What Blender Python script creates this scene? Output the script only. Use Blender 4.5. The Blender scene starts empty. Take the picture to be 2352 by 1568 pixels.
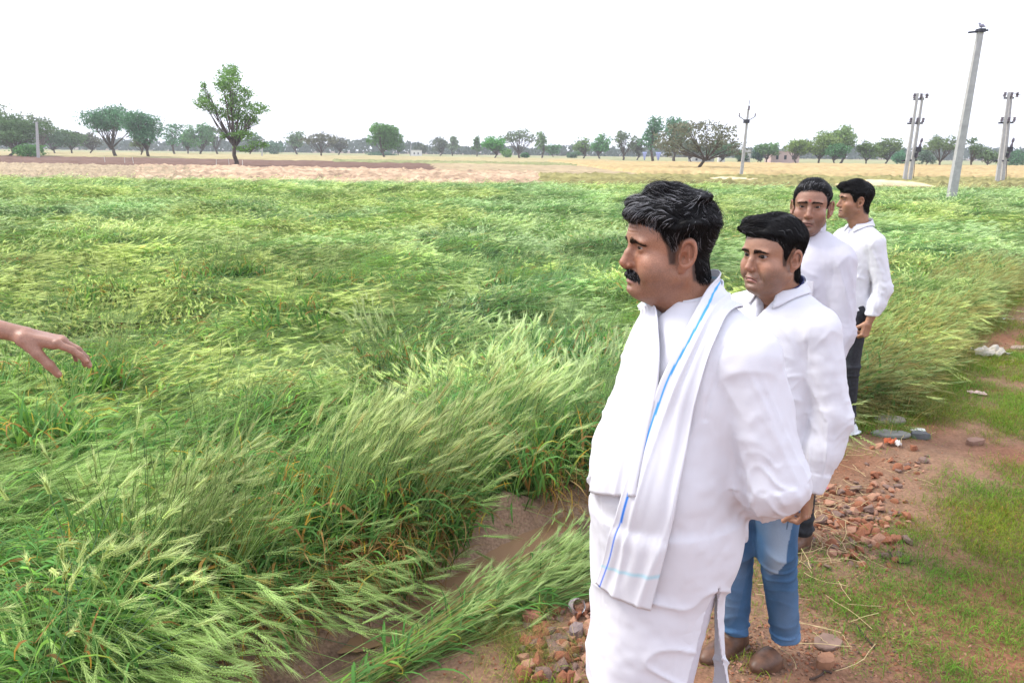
import bpy, math, random
import numpy as np
from mathutils import Vector, Matrix

C = bpy.context.scene.collection
SC = bpy.context.scene
R = math.radians

# ------------------------------------------------------------------ camera
CAM_H = 1.87            # the photographer's eye, a little above the men's heads
F_PX = 1750.0           # focal length for a picture 2352 wide
PITCH = R(13.95)
ROLL = R(0.69)
cam_data = bpy.data.cameras.new('camera')
cam_data.sensor_width = 36.0
cam_data.lens = 36.0 * F_PX / 2352.0
cam_data.clip_start = 0.05
cam_data.clip_end = 6000
cam = bpy.data.objects.new('camera', cam_data)
C.objects.link(cam)
cam.location = (0, 0, CAM_H)
CAM_M = (Matrix.Rotation(R(90) - PITCH, 4, 'X') @ Matrix.Rotation(ROLL, 4, 'Z'))
cam.rotation_euler = CAM_M.to_euler()
SC.camera = cam
CAM3 = np.array(CAM_M.to_3x3())

# ------------------------------------------------------------------ light
SUN_EL, SUN_AZ = R(50), R(-72)      # azimuth from +Y (away from the camera), negative = left
world = bpy.data.worlds.new('World')
SC.world = world
world.use_nodes = True
wn, wl = world.node_tree.nodes, world.node_tree.links
for n in list(wn): wn.remove(n)
w_out = wn.new('ShaderNodeOutputWorld'); w_bg = wn.new('ShaderNodeBackground')
sky = wn.new('ShaderNodeTexSky'); sky.sky_type = 'NISHITA'; sky.sun_disc = False
sky.sun_elevation = SUN_EL; sky.sun_rotation = SUN_AZ
sky.air_density = 1.0; sky.dust_density = 3.0; sky.ozone_density = 1.0
# an overcast layer: soft white cloud laid evenly over the blue sky
cl = wn.new('ShaderNodeTexCoord'); cn = wn.new('ShaderNodeTexNoise'); cn.inputs['Scale'].default_value = 2.2
cn.inputs['Detail'].default_value = 4
cr = wn.new('ShaderNodeMapRange'); cr.inputs['From Min'].default_value = .35; cr.inputs['From Max'].default_value = .7
cr.inputs['To Min'].default_value = .80; cr.inputs['To Max'].default_value = .95
cm = wn.new('ShaderNodeMix'); cm.data_type = 'RGBA'
cm.inputs[7].default_value = (8.0, 8.35, 9.7, 1)
wl.new(cl.outputs['Generated'], cn.inputs['Vector']); wl.new(cn.outputs['Fac'], cr.inputs['Value'])
wl.new(cr.outputs['Result'], cm.inputs[0]); wl.new(sky.outputs['Color'], cm.inputs[6])
wl.new(cm.outputs[2], w_bg.inputs['Color']); w_bg.inputs['Strength'].default_value = 0.115
wl.new(w_bg.outputs[0], w_out.inputs['Surface'])

sd = bpy.data.lights.new('sun', 'SUN'); sd.energy = 2.1; sd.angle = R(24); sd.color = (1.0, .955, .87)
sun = bpy.data.objects.new('sun', sd); C.objects.link(sun)
sdir = Vector((math.sin(SUN_AZ) * math.cos(SUN_EL), math.cos(SUN_AZ) * math.cos(SUN_EL), math.sin(SUN_EL)))
sun.rotation_euler = sdir.to_track_quat('Z', 'Y').to_euler()
sun.location = (-20, 10, 40)

SC.view_settings.view_transform = 'Standard'
SC.view_settings.look = 'None'
SC.view_settings.gamma = 1.0
SC.view_settings.use_curve_mapping = False
SC.view_settings.exposure = 1.02
SC.render.engine = 'CYCLES'
SC.cycles.max_bounces = 6; SC.cycles.diffuse_bounces = 3; SC.cycles.transmission_bounces = 3
SC.cycles.volume_bounces = 0; SC.cycles.transparent_max_bounces = 6
SC.cycles.use_denoising = True

# ------------------------------------------------------------------ geometry helpers
def ray(px, py):
    """direction through a point of the 2352 x 1568 picture"""
    d = np.array([(px - 1176) / F_PX, -(py - 784) / F_PX, -1.0])
    return CAM3 @ d
def ground_at(px, py, z=0.0):
    d = ray(px, py); t = (z - CAM_H) / d[2]
    return np.array([d[0] * t, d[1] * t, z])
def point_at(px, py, y):
    d = ray(px, py); t = y / d[1]
    return np.array([d[0] * t, y, CAM_H + d[2] * t])
def to_px(P):
    P = np.atleast_2d(np.asarray(P, float)) - np.array([0, 0, CAM_H])
    q = P @ CAM3
    return np.stack([1176 + F_PX * q[:, 0] / -q[:, 2], 784 - F_PX * q[:, 1] / -q[:, 2]], 1)

def hash3(ix, iy, iz, seed=0):
    h = (ix.astype(np.int64) * 374761393 + iy.astype(np.int64) * 668265263 + iz.astype(np.int64) * 2147483647 + seed * 1274126177) & 0xffffffff
    h = ((h ^ (h >> 13)) * 1274126177) & 0xffffffff
    h = (h ^ (h >> 16)) & 0xffffffff
    h = (h * 2246822519) & 0xffffffff
    h = h ^ (h >> 15)
    return (h & 0xffffff) / float(0xffffff) * 2 - 1
def vnoise(P, s=1.0, seed=0):
    """smooth value noise in -1..1"""
    P = np.asarray(P, float) * s
    if P.shape[1] == 2: P = np.c_[P, np.zeros(len(P))]
    i = np.floor(P).astype(np.int64); f = P - i; u = f * f * f * (f * (f * 6 - 15) + 10)
    r = 0
    for a in (0, 1):
        wa = u[:, 0] if a else 1 - u[:, 0]
        for b in (0, 1):
            wb = u[:, 1] if b else 1 - u[:, 1]
            for c in (0, 1):
                wc = u[:, 2] if c else 1 - u[:, 2]
                r = r + wa * wb * wc * hash3(i[:, 0] + a, i[:, 1] + b, i[:, 2] + c, seed)
    return r
def fbm(P, s=1.0, o=3, seed=0):
    r = 0; a = .5
    for k in range(o):
        r = r + a * vnoise(P, s * 2 ** k, seed + k * 17); a *= .5
    return r
def sstep(a, b, x):
    t = np.clip((x - a) / (b - a), 0, 1); return t * t * (3 - 2 * t)

def mesh_np(name, V, faces, smooth=True, cols=None, mats=None, mat_idx=None):
    """faces: (n,3) or (n,4) array, or a list of such arrays"""
    if not isinstance(faces, list): faces = [faces]
    faces = [np.asarray(f, np.int32) for f in faces if len(f)]
    me = bpy.data.meshes.new(name)
    nl = sum(f.size for f in faces); nf = sum(len(f) for f in faces)
    me.vertices.add(len(V)); me.loops.add(nl); me.polygons.add(nf)
    me.vertices.foreach_set('co', np.asarray(V, np.float32).ravel())
    me.loops.foreach_set('vertex_index', np.concatenate([f.ravel() for f in faces]))
    st, k = [], 0
    for f in faces:
        st.append(k + np.arange(len(f)) * f.shape[1]); k += f.size
    me.polygons.foreach_set('loop_start', np.concatenate(st).astype(np.int32))
    me.polygons.foreach_set('use_smooth', np.full(nf, smooth, bool))
    if mat_idx is not None: me.polygons.foreach_set('material_index', np.asarray(mat_idx, np.int32))
    me.update(calc_edges=True)
    if cols is not None:
        a = me.color_attributes.new('col', 'FLOAT_COLOR', 'POINT')
        cc = np.ones((len(V), 4), np.float32); cc[:, :3] = cols
        a.data.foreach_set('color', cc.ravel())
    for m in (mats or []): me.materials.append(m)
    return me
def obj(name, me, parent=None, label=None, cat=None, group=None, kind=None):
    o = bpy.data.objects.new(name, me); C.objects.link(o)
    if parent is not None: o.parent = parent
    if label: o['label'] = label
    if cat: o['category'] = cat
    if group: o['group'] = group
    if kind: o['kind'] = kind
    return o

class MB:
    """collects geometry into one mesh"""
    def __init__(self): self.V = []; self.F3 = []; self.F4 = []; self.n = 0; self.Cc = []
    def add(self, V, F, col=None):
        V = np.asarray(V, float); F = np.asarray(F)
        (self.F3 if F.shape[1] == 3 else self.F4).append(F + self.n)
        self.V.append(V); self.n += len(V)
        self.Cc.append(np.tile(col if col is not None else (1, 1, 1), (len(V), 1)) if col is None or np.ndim(col) == 1 else col)
    def box(self, c, s, rot=None, col=None):
        v = np.array([[x, y, z] for z in (-.5, .5) for y in (-.5, .5) for x in (-.5, .5)]) * s
        if rot is not None: v = v @ np.array(rot).T
        self.add(v + np.array(c), [[0, 2, 3, 1], [4, 5, 7, 6], [0, 1, 5, 4], [2, 6, 7, 3], [0, 4, 6, 2], [1, 3, 7, 5]], col)
    def tube(self, P, r, n=8, col=None, cap=True):
        P = np.asarray(P, float); m = len(P); r = np.broadcast_to(r, (m,))
        T = np.gradient(P, axis=0); T /= np.linalg.norm(T, axis=1)[:, None] + 1e-12
        up = np.array([0, 0, 1.]) if abs(T[0, 2]) < .9 else np.array([1., 0, 0])
        A = np.cross(T, up); A /= np.linalg.norm(A, axis=1)[:, None] + 1e-12; B = np.cross(T, A)
        th = np.arange(n) / n * 2 * np.pi
        V = P[:, None] + r[:, None, None] * (np.cos(th)[None, :, None] * A[:, None] + np.sin(th)[None, :, None] * B[:, None])
        V = V.reshape(-1, 3)
        i = np.arange(m - 1)[:, None] * n; j = np.arange(n)[None]; k = (j + 1) % n
        F = np.stack([i + j, i + k, i + n + k, i + n + j], -1).reshape(-1, 4)
        self.add(V, F, col)
        if cap:
            for e, s in ((0, 1), (m - 1, -1)):
                base = self.n
                Vc = np.vstack([V[e * n:(e + 1) * n], P[e][None]])
                a = np.arange(n); b = (a + 1) % n
                self.add(Vc, np.stack([a, b, np.full(n, n)], 1)[:, ::s], col)
    def mesh(self, name, smooth=True, mats=None, cols=False):
        F = []
        if self.F3: F.append(np.vstack(self.F3))
        if self.F4: F.append(np.vstack(self.F4))
        return mesh_np(name, np.vstack(self.V), F, smooth, np.vstack(self.Cc) if cols else None, mats)

# ------------------------------------------------------------------ materials
def mat(name, col=(.5, .5, .5), rough=.8, use_col=False, noise=None, bump=None, spec=.3, metal=0, sss=0, sss_r=(1, .35, .2), sss_s=.004,
        transl=0, wave=None, coat=0):
    m = bpy.data.materials.new(name); m.use_nodes = True
    nt = m.node_tree; N, L = nt.nodes, nt.links
    b = N['Principled BSDF']
    b.inputs['Base Color'].default_value = (*col, 1); b.inputs['Roughness'].default_value = rough
    b.inputs['Specular IOR Level'].default_value = spec; b.inputs['Metallic'].default_value = metal
    src = None
    if use_col:
        a = N.new('ShaderNodeAttribute'); a.attribute_name = 'col'; src = a.outputs['Color']
    tc = N.new('ShaderNodeTexCoord')
    if noise:      # (scale, colour a, colour b[, detail]) as a multiplier on the base
        sc_, ca, cb = noise[:3]
        n = N.new('ShaderNodeTexNoise'); n.inputs['Scale'].default_value = sc_; n.inputs['Detail'].default_value = noise[3] if len(noise) > 3 else 5
        L.new(tc.outputs['Object'], n.inputs['Vector'])
        r = N.new('ShaderNodeValToRGB'); r.color_ramp.elements[0].position = .3; r.color_ramp.elements[1].position = .7
        r.color_ramp.elements[0].color = (*ca, 1); r.color_ramp.elements[1].color = (*cb, 1)
        L.new(n.outputs['Fac'], r.inputs['Fac'])
        x = N.new('ShaderNodeMix'); x.data_type = 'RGBA'; x.blend_type = 'MULTIPLY'; x.inputs[0].default_value = 1
        x.inputs[6].default_value = (*col, 1)
        if src: L.new(src, x.inputs[6])
        L.new(r.outputs['Color'], x.inputs[7]); src = x.outputs[2]
    if src: L.new(src, b.inputs['Base Color'])
    if bump:       # (scale, strength, distance)
        n2 = N.new('ShaderNodeTexNoise'); n2.inputs['Scale'].default_value = bump[0]; n2.inputs['Detail'].default_value = 6
        L.new(tc.outputs['Object'], n2.inputs['Vector'])
        bp = N.new('ShaderNodeBump'); bp.inputs['Strength'].default_value = bump[1]; bp.inputs['Distance'].default_value = bump[2]
        L.new(n2.outputs['Fac'], bp.inputs['Height']); L.new(bp.outputs['Normal'], b.inputs['Normal'])
    if sss:
        b.inputs['Subsurface Weight'].default_value = sss; b.inputs['Subsurface Radius'].default_value = sss_r
        b.inputs['Subsurface Scale'].default_value = sss_s
    if transl:
        t = N.new('ShaderNodeBsdfTranslucent'); mx = N.new('ShaderNodeMixShader'); mx.inputs[0].default_value = transl
        if src: L.new(src, t.inputs['Color'])
        else: t.inputs['Color'].default_value = (*col, 1)
        o = [n for n in N if n.type == 'OUTPUT_MATERIAL'][0]
        L.new(b.outputs[0], mx.inputs[1]); L.new(t.outputs[0], mx.inputs[2]); L.new(mx.outputs[0], o.inputs['Surface'])
    return m
# ------------------------------------------------------------------ smooth solids: distance fields turned into meshes
def smin(a, b, k):
    h = np.clip(.5 + .5 * (b - a) / k, 0, 1); return b * (1 - h) + a * h - k * h * (1 - h)
def smax(a, b, k): return -smin(-a, -b, k)
def d_ell(P, c, r):
    q = (P - np.array(c)) ; r = np.array(r, float)
    k0 = np.linalg.norm(q / r, axis=1); k1 = np.linalg.norm(q / (r * r), axis=1) + 1e-9
    return k0 * (k0 - 1) / k1
def d_sph(P, c, r): return np.linalg.norm(P - np.array(c), axis=1) - r
def d_cap(P, a, b, ra, rb=None, flat=None):
    """round cone; flat=(axis, factor) squeezes the section along an axis"""
    if rb is None: rb = ra
    a = np.array(a, float); b = np.array(b, float); ab = b - a
    t = np.clip(((P - a) @ ab) / (ab @ ab + 1e-12), 0, 1)
    q = P - (a + t[:, None] * ab)
    if flat is not None:
        ax = np.array(flat[0], float); ax /= np.linalg.norm(ax)
        q = q + (q @ ax)[:, None] * ax * (flat[1] - 1)
    return np.linalg.norm(q, axis=1) - (ra + (rb - ra) * t)
def d_chain(P, pts, rs, k=.01, flat=None):
    d = None
    for i in range(len(pts) - 1):
        e = d_cap(P, pts[i], pts[i + 1], rs[i], rs[i + 1], flat)
        d = e if d is None else smin(d, e, k)
    return d
def d_box(P, c, s, r=0.0, rot=None):
    q = P - np.array(c)
    if rot is not None: q = q @ np.array(rot)
    q = np.abs(q) - (np.array(s) - r)
    return np.linalg.norm(np.maximum(q, 0), axis=1) + np.minimum(q.max(axis=1), 0) - r
def d_poly(y, z, poly):
    """signed distance to a 2-D polygon"""
    n = len(poly); d = np.full(len(y), 1e9); s = np.ones(len(y))
    for i in range(n):
        ax, az = poly[i]; bx, bz = poly[i - 1]
        ex, ez = bx - ax, bz - az; wx, wz = y - ax, z - az
        t = np.clip((wx * ex + wz * ez) / (ex * ex + ez * ez), 0, 1)
        d = np.minimum(d, (wx - ex * t) ** 2 + (wz - ez * t) ** 2)
        c1 = z >= az; c2 = z < bz; c3 = ex * wz > ez * wx
        s = np.where((c1 & c2 & c3) | (~c1 & ~c2 & ~c3), -s, s)
    return s * np.sqrt(d)

def surf(f, lo, hi, h, margin=1.7):
    """surface nets over a sparse evaluation of f; returns verts, quads"""
    lo = np.array(lo, float); hi = np.array(hi, float); K = 4; H = h * K
    nc = np.ceil((hi - lo) / H).astype(int) + 1
    g = [lo[i] + (np.arange(nc[i]) + .5) * H for i in range(3)]
    G = np.stack(np.meshgrid(*g, indexing='ij'), -1).reshape(-1, 3)
    dc = np.concatenate([f(G[i:i + 200000]) for i in range(0, len(G), 200000)]).reshape(nc)
    near = np.abs(dc) < H * margin
    n = nc * K
    D = np.repeat(np.repeat(np.repeat(np.where(dc < 0, -1., 1.), K, 0), K, 1), K, 2).astype(np.float32)
    M = np.repeat(np.repeat(np.repeat(near, K, 0), K, 1), K, 2)
    idx = np.argwhere(M)
    Pn = lo + (idx + .5) * h
    val = np.concatenate([f(Pn[i:i + 200000]) for i in range(0, len(Pn), 200000)]) if len(Pn) else np.zeros(0)
    D[idx[:, 0], idx[:, 1], idx[:, 2]] = val
    S = D < 0
    cs = [S[a:n[0] - 1 + a, b:n[1] - 1 + b, c:n[2] - 1 + c] for a in (0, 1) for b in (0, 1) for c in (0, 1)]
    cnt = sum(c.astype(np.int8) for c in cs)
    act = (cnt > 0) & (cnt < 8)
    ai = np.argwhere(act)
    acc = np.zeros((len(ai), 3)); wt = np.zeros(len(ai))
    corner = [(a, b, c) for a in (0, 1) for b in (0, 1) for c in (0, 1)]
    vals = {c: D[ai[:, 0] + c[0], ai[:, 1] + c[1], ai[:, 2] + c[2]] for c in corner}
    for c in corner:
        for ax in range(3):
            if c[ax] == 0:
                e = list(c); e[ax] = 1; e = tuple(e)
                v0, v1 = vals[c], vals[e]; m = (v0 < 0) != (v1 < 0)
                t = np.where(m, v0 / np.where(m, v0 - v1, 1), 0)
                p = np.tile(np.array(c, float), (len(ai), 1)); p[:, ax] = t
                acc += p * m[:, None]; wt += m
    V = lo + (ai + acc / wt[:, None] + .5) * h
    vid = np.full(act.shape, -1, np.int64); vid[ai[:, 0], ai[:, 1], ai[:, 2]] = np.arange(len(ai))
    Q = []
    for ax in range(3):
        o1, o2 = [(1, 2), (2, 0), (0, 1)][ax]
        sl0 = [slice(None)] * 3; sl1 = [slice(None)] * 3
        sl0[ax] = slice(0, n[ax] - 1); sl1[ax] = slice(1, n[ax])
        ch = S[tuple(sl0)] != S[tuple(sl1)]
        e = np.argwhere(ch)
        e = e[(e[:, o1] > 0) & (e[:, o2] > 0) & (e[:, o1] < n[o1] - 1) & (e[:, o2] < n[o2] - 1)]
        inside = S[e[:, 0], e[:, 1], e[:, 2]]
        q = []
        for d1, d2 in ((-1, -1), (0, -1), (0, 0), (-1, 0)):
            w = e.copy(); w[:, o1] += d1; w[:, o2] += d2
            q.append(vid[w[:, 0], w[:, 1], w[:, 2]])
        q = np.stack(q, 1); q[~inside] = q[~inside][:, ::-1]
        Q.append(q)
    Q = np.vstack(Q); Q = Q[(Q >= 0).all(1)]
    return V, Q
def grad(f, P, e=.0015):
    g = np.stack([f(P + np.eye(3)[i] * e) - f(P - np.eye(3)[i] * e) for i in range(3)], 1)
    return g / (np.linalg.norm(g, axis=1)[:, None] + 1e-12)
def vnormals(V, Q):
    n = np.cross(V[Q[:, 2]] - V[Q[:, 0]], V[Q[:, 3]] - V[Q[:, 1]])
    N = np.zeros_like(V)
    for i in range(4): np.add.at(N, Q[:, i], n)
    return N / (np.linalg.norm(N, axis=1)[:, None] + 1e-12)
def smooth_v(V, Q, it=2, lam=.5):
    for _ in range(it):
        A = np.zeros_like(V); c = np.zeros(len(V))
        for i in range(4):
            j = (i + 1) % 4
            np.add.at(A, Q[:, i], V[Q[:, j]]); np.add.at(c, Q[:, i], 1)
            np.add.at(A, Q[:, j], V[Q[:, i]]); np.add.at(c, Q[:, j], 1)
        V = V * (1 - lam) + lam * A / np.maximum(c, 1)[:, None]
    return V
def rotz(a): c, s = math.cos(a), math.sin(a); return np.array([[c, -s, 0], [s, c, 0], [0, 0, 1.]])
def rotx(a): c, s = math.cos(a), math.sin(a); return np.array([[1., 0, 0], [0, c, -s], [0, s, c]])
def roty(a): c, s = math.cos(a), math.sin(a); return np.array([[c, 0, s], [0, 1., 0], [-s, 0, c]])
# ------------------------------------------------------------------ heads: x right, y forward, z up, origin between the ears
def head_field(p):
    fat = p.get('fat', 0.0); nl = p.get('nose', 1.0); mo = p.get('mouth_open', 0.0); w = p.get('width', 1.0)
    sq = p.get('squint', 0.0); nw = p.get('nose_w', 1.0); ch = p.get('chin', 0.0); ck = p.get('cheek', 0.0)
    na = np.array(p['neck_a'], float); nb = np.array(p['neck_b'], float); nr = p.get('neck_r', .058)
    brow = p.get('brow', 0.0)
    def f(P):
        X = P.copy(); ax = np.abs(X[:, 0]) / w
        S = np.c_[ax, X[:, 1], X[:, 2]]          # mirrored side
        d = d_ell(S, (0, -.006, .048), (.0755, .0985, .083))
        d = smin(d, d_ell(S, (0, .035, .035), (.064, .062, .062)), .02)                      # forehead
        d = smin(d, d_ell(S, (0, .030, -.022), (.0635 + fat * .3, .062, .066)), .02)           # mid face
        d = smin(d, d_cap(S, (.050 + fat * .25, .004, -.050), (.014, .074, -.078 - ch), .018 + fat * .35, .019 + fat * .25), .022)   # jaw
        d = smin(d, d_ell(S, (0, .0845, -.081 - ch), (.0195, .0190, .0155)), .012)                    # chin
        d = smin(d, d_ell(S, (.046, .060, -.014), (.021, .024, .018)), .018)                 # cheekbone
        d = smin(d, d_ell(S, (.040, .056, -.040), (.022 + fat * .7 + ck, .026 + fat * .6, .025 + fat * .5)), .022)     # cheek
        d = smin(d, d_ell(S, (0, .075, -.052), (.031, .0255, .025)), .014)                    # muzzle
        d = smin(d, d_ell(S, (.0, .030, -.085 - ch * .6), (.040 + fat, .045, .018 + fat * 1.3)), .03)         # under the chin
        d = smin(d, d_ell(S, (.024, .0830, .037 + brow), (.028, .0125, .0085)), .012)                # brow
        # eye sockets
        d = smax(d, -d_ell(S, (.0315, .101, .0175), (.019, .015, .0115)), .014)
        d = smax(d, -d_ell(S, (.017, .098, .014), (.007, .010, .013)), .008)
        # lids round the eyeball, with an almond opening
        E = np.array([.0320, .0755, .0175])
        lid = np.linalg.norm(S - E, axis=1) - .01375
        d = smin(d, lid, .005)
        u = S[:, 0] - .0325; v = S[:, 2] - (.0172 + (S[:, 0] - .0325) * .10)
        op = .0052 - sq * .0020
        alm = np.maximum(np.hypot(u, v - (op - .0225) * 1.0 + .0) - .0225 * 1.0, np.hypot(u, v + (op * .75 - .0225)) - .0225)
        d = smax(d, -np.maximum(alm, .078 - S[:, 1]), .0012)
        # nose
        tipy = .1215 + .010 * (nl - 1)
        d = smin(d, d_chain(S, [(0, .0875, .026), (0, .100, .004), (0, tipy - .0110, -.0175)], [.0068, .0076 * nw, .0100 * nw], .006), .0095)
        d = smin(d, d_cap(S, (0, .086, .002), (0, .0985, -.0215), .0085 * nw, .0105 * nw), .007)
        d = smin(d, d_ell(S, (0, .1030, -.0275), (.0050, .0110, .0060)), .005)
        d = smin(d, d_ell(S, (.0118 * nw, .0975, -.0235), (.0070, .0110, .0072)), .0050)
        d = smax(d, -d_ell(S, (.0072 * nw, .1020, -.0330), (.0030, .0060, .0034)), .0025)
        # lips, with the line between them
        zl = -.0535
        d = smin(d, d_ell(S, (.0065, .0925, zl + .0050 + mo * .3), (.0185, .0112, .0052)), .0035)
        d = smin(d, d_ell(S, (0, .0915, zl - .0058 - mo * .7), (.0185, .0118, .0066)), .004)
        bend = -S[:, 0] ** 2 * p.get('mouth_bend', 5.0)
        ln = np.maximum(np.abs(S[:, 2] - zl - bend) - (.0007 + mo * .5 * np.clip(1 - (S[:, 0] / .021) ** 2, 0, 1)), np.maximum(S[:, 0] - .0235, .086 - S[:, 1]))
        d = smax(d, -ln, .0022)
        d = smax(d, -d_ell(S, (0, .1080, -.0395), (.0032, .0045, .0070)), .003)              # philtrum
        d = smax(d, -d_ell(S, (0, .1030, -.0705 - mo * .5), (.018, .0065, .0032)), .006)
        # nose-to-mouth fold
        nf = d_cap(S, (.019, .0965, -.024), (.031, .0860, -.055), .0012)
        d = smax(d, -nf, .006 + fat)
        # ears
        s2 = np.sign(X[:, 0]) ; s2[s2 == 0] = 1
        er = p.get('ear', 1.0)
        Q = S - np.array([.0800 + fat * .25, -.006, .002]) ; a = R(24); ca, sa = math.cos(a), math.sin(a)
        wx = Q[:, 0] * ca + Q[:, 1] * sa; uy = -Q[:, 0] * sa + Q[:, 1] * ca
        tz = Q[:, 2]; t2 = R(10)
        uy, tz = uy * math.cos(t2) - tz * math.sin(t2) * -1, tz * math.cos(t2) + uy * math.sin(t2) * -1
        uy, tz, wx = uy / er, tz / er, wx / er
        ellq = np.sqrt((uy / .0150) ** 2 + ((tz - .004) / .0260) ** 2)
        ed = np.stack([wx, uy, tz], 1)
        disc = d_ell(ed, (-.002, .002, .000), (.0035, .0150, .0290))
        rim = np.hypot((ellq - 1) * .0165, wx - .0045) - .0040
        rim = np.maximum(rim, uy * .6 - .008 - .0 * tz)
        ear = smin(disc, rim, .003)
        ear = smin(ear, d_ell(ed, (.000, .004, -.0290), (.0042, .0090, .0105)), .005)
        ear = smin(ear, d_cap(ed, (.001, -.002, .016), (.001, -.006, -.010), .0028), .003)
        ear = smin(ear, d_ell(ed, (.002, .0135, -.006), (.003, .0035, .007)), .003)          # tragus
        ear = smax(ear, -d_ell(ed, (.0040, .0045, -.006), (.0080, .0078, .0130)), .002)
        ear = smax(ear, -d_cap(ed, (.0045, -.0070, .016), (.0045, -.0090, -.004), .0032), .002)
        ear = ear * er
        d = smin(d, ear, .004)
        # neck
        Xn = X.copy()
        d = smin(d, d_cap(Xn, na, nb, nr, nr * 1.06), .022 + fat)
        d = smin(d, d_cap(Xn, (0, .040, -.075), nb + (nb - na) * 0 + np.array([0, .035, .0]), .025 + fat, .030), .03)   # throat
        return d
    return f

def skin_cols(P, p):
    """albedo: skin with lips, beard shadow, brows and small marks"""
    base = np.array(p.get('skin', (.36, .175, .095)))
    S = np.c_[np.abs(P[:, 0]), P[:, 1], P[:, 2]]
    c = np.tile(base, (len(P), 1))
    n = fbm(P, 55, 3, 3)[:, None]; c = c * (1 + .16 * n) 
    n2 = fbm(P, 18, 2, 9)[:, None]; c = c * (1 + np.array([.10, .14, .16]) * n2)
    def blend(c, m, col): m = np.clip(m, 0, 1)[:, None]; return c * (1 - m) + np.array(col) * m
    # redder cheeks, nose and ears
    m = np.exp(-((S[:, 0] - .042) ** 2 + (S[:, 2] + .012) ** 2) / .0009) * (S[:, 1] > .03) * .35 + (S[:, 0] > .078) * .35 * (S[:, 1] < .03) + np.exp(-(S[:, 0] ** 2 + (S[:, 2] + .02) ** 2) / .00022) * (S[:, 1] > .1) * .4
    c = blend(c, m, base * np.array([1.18, .92, .88]))
    # beard shadow and stubble
    stb = (hash3(*(np.floor(P * 620).astype(np.int64).T), 5) + 1) / 2
    bs = p.get('beard', .3)
    m = sstep(-.022, -.052, S[:, 2] - .30 * (S[:, 0] - .02) + .006 * fbm(P, 60, 2, 31)) * sstep(-.125, -.092, S[:, 2]) * sstep(-.01, .05, S[:, 1])
    c = blend(c, m * np.clip(bs * (.6 + .8 * stb), 0, .9), base * np.array([.42, .56, .72]))
    # under the eyes
    m = np.exp(-(((S[:, 0] - .030) / .016) ** 2 + ((S[:, 2] - .004) / .006) ** 2)) * (S[:, 1] > .07)
    c = blend(c, m * .35, base * .55)
    m = np.exp(-(((S[:, 0] - .031) / .017) ** 2 + ((S[:, 2] - .022) / .008) ** 2)) * (S[:, 1] > .07)
    c = blend(c, m * .45, base * .55)
    # lips
    zl = -.0535; mo = p.get('mouth_open', 0)
    z = P[:, 2] - zl + S[:, 0] ** 2 * p.get('mouth_bend', 5.0)
    wl = np.clip(1 - (S[:, 0] / .0235) ** 2, 0, 1) ** .6
    m = sstep(.0020, 0, z - .0065 * wl - mo * .35) * sstep(-.002, 0, z + .0100 * wl + mo * .8) * sstep(.0245, .021, S[:, 0]) * (S[:, 1] > .07)
    c = blend(c, m * .8, p.get('lip', (.36, .15, .12)))
    m = sstep(.0022, .0008, np.abs(z) - mo * .4 * wl) * (S[:, 0] < .0235) * (S[:, 1] > .06)
    c = blend(c, m * .85, (.06, .02, .02))
    # lash line: rim of the lid opening
    E = np.array([.0320, .0755, .0175]); u = S[:, 0] - .0325; v = S[:, 2] - (.0172 + u * .10)
    op = .0052 - p.get('squint', 0) * .0020
    alm = np.maximum(np.hypot(u, v - (op - .0225)) - .0225, np.hypot(u, v + (op * .75 - .0225)) - .0225)
    m = (np.abs(alm) < .0014) * (S[:, 1] > .072)
    c = blend(c, m * (.55 + .35 * (v > 0)), (.03, .015, .01))
    # brows painted as skin under hair
    m = brow_mask(S, p); c = blend(c, m * .75, (.03, .022, .018))
    if p.get('tash'):
        m = tash_mask(S); c = blend(c, m * .85, (.03, .025, .02))
    # scalp under the hair
    m = sstep(.004, -.004, d_poly(P[:, 1], P[:, 2], p['hairline'])); c = blend(c, m * .85, (.025, .02, .018))
    for mk in p.get('marks', []):
        m = np.exp(-((P - np.array(mk[0])) ** 2).sum(1) / mk[1] ** 2); c = blend(c, m * mk[3], mk[2])
    return np.clip(c, .004, 1)
def brow_mask(S, p):
    br = p.get('brow', 0)
    t = (S[:, 0] - .009) / .040
    zc = .0330 + br + .0065 * np.sin(np.clip(t, 0, 1) * 2.4) - .004 * np.clip(t, 0, 1) ** 2 + p.get('frown', 0) * (np.clip(t, 0, 1) - .3) * .010
    th = .0042 * (1 - .65 * np.clip(t, 0, 1) ** 1.5) * p.get('brow_th', 1)
    return sstep(1.3, .6, np.abs(S[:, 2] - zc) / th) * ((t > 0) & (t < 1.05)) * (S[:, 1] > .04)
def tash_mask(S):
    t = np.clip(S[:, 0] / .031, 0, 1.2)
    zc = -.0410 - .013 * t ** 2; th = .0092 * (1 - .40 * t ** 2)
    return sstep(1.25, .75, np.abs(S[:, 2] - zc) / th) * (t < 1.02) * (S[:, 1] > .06)

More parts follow.
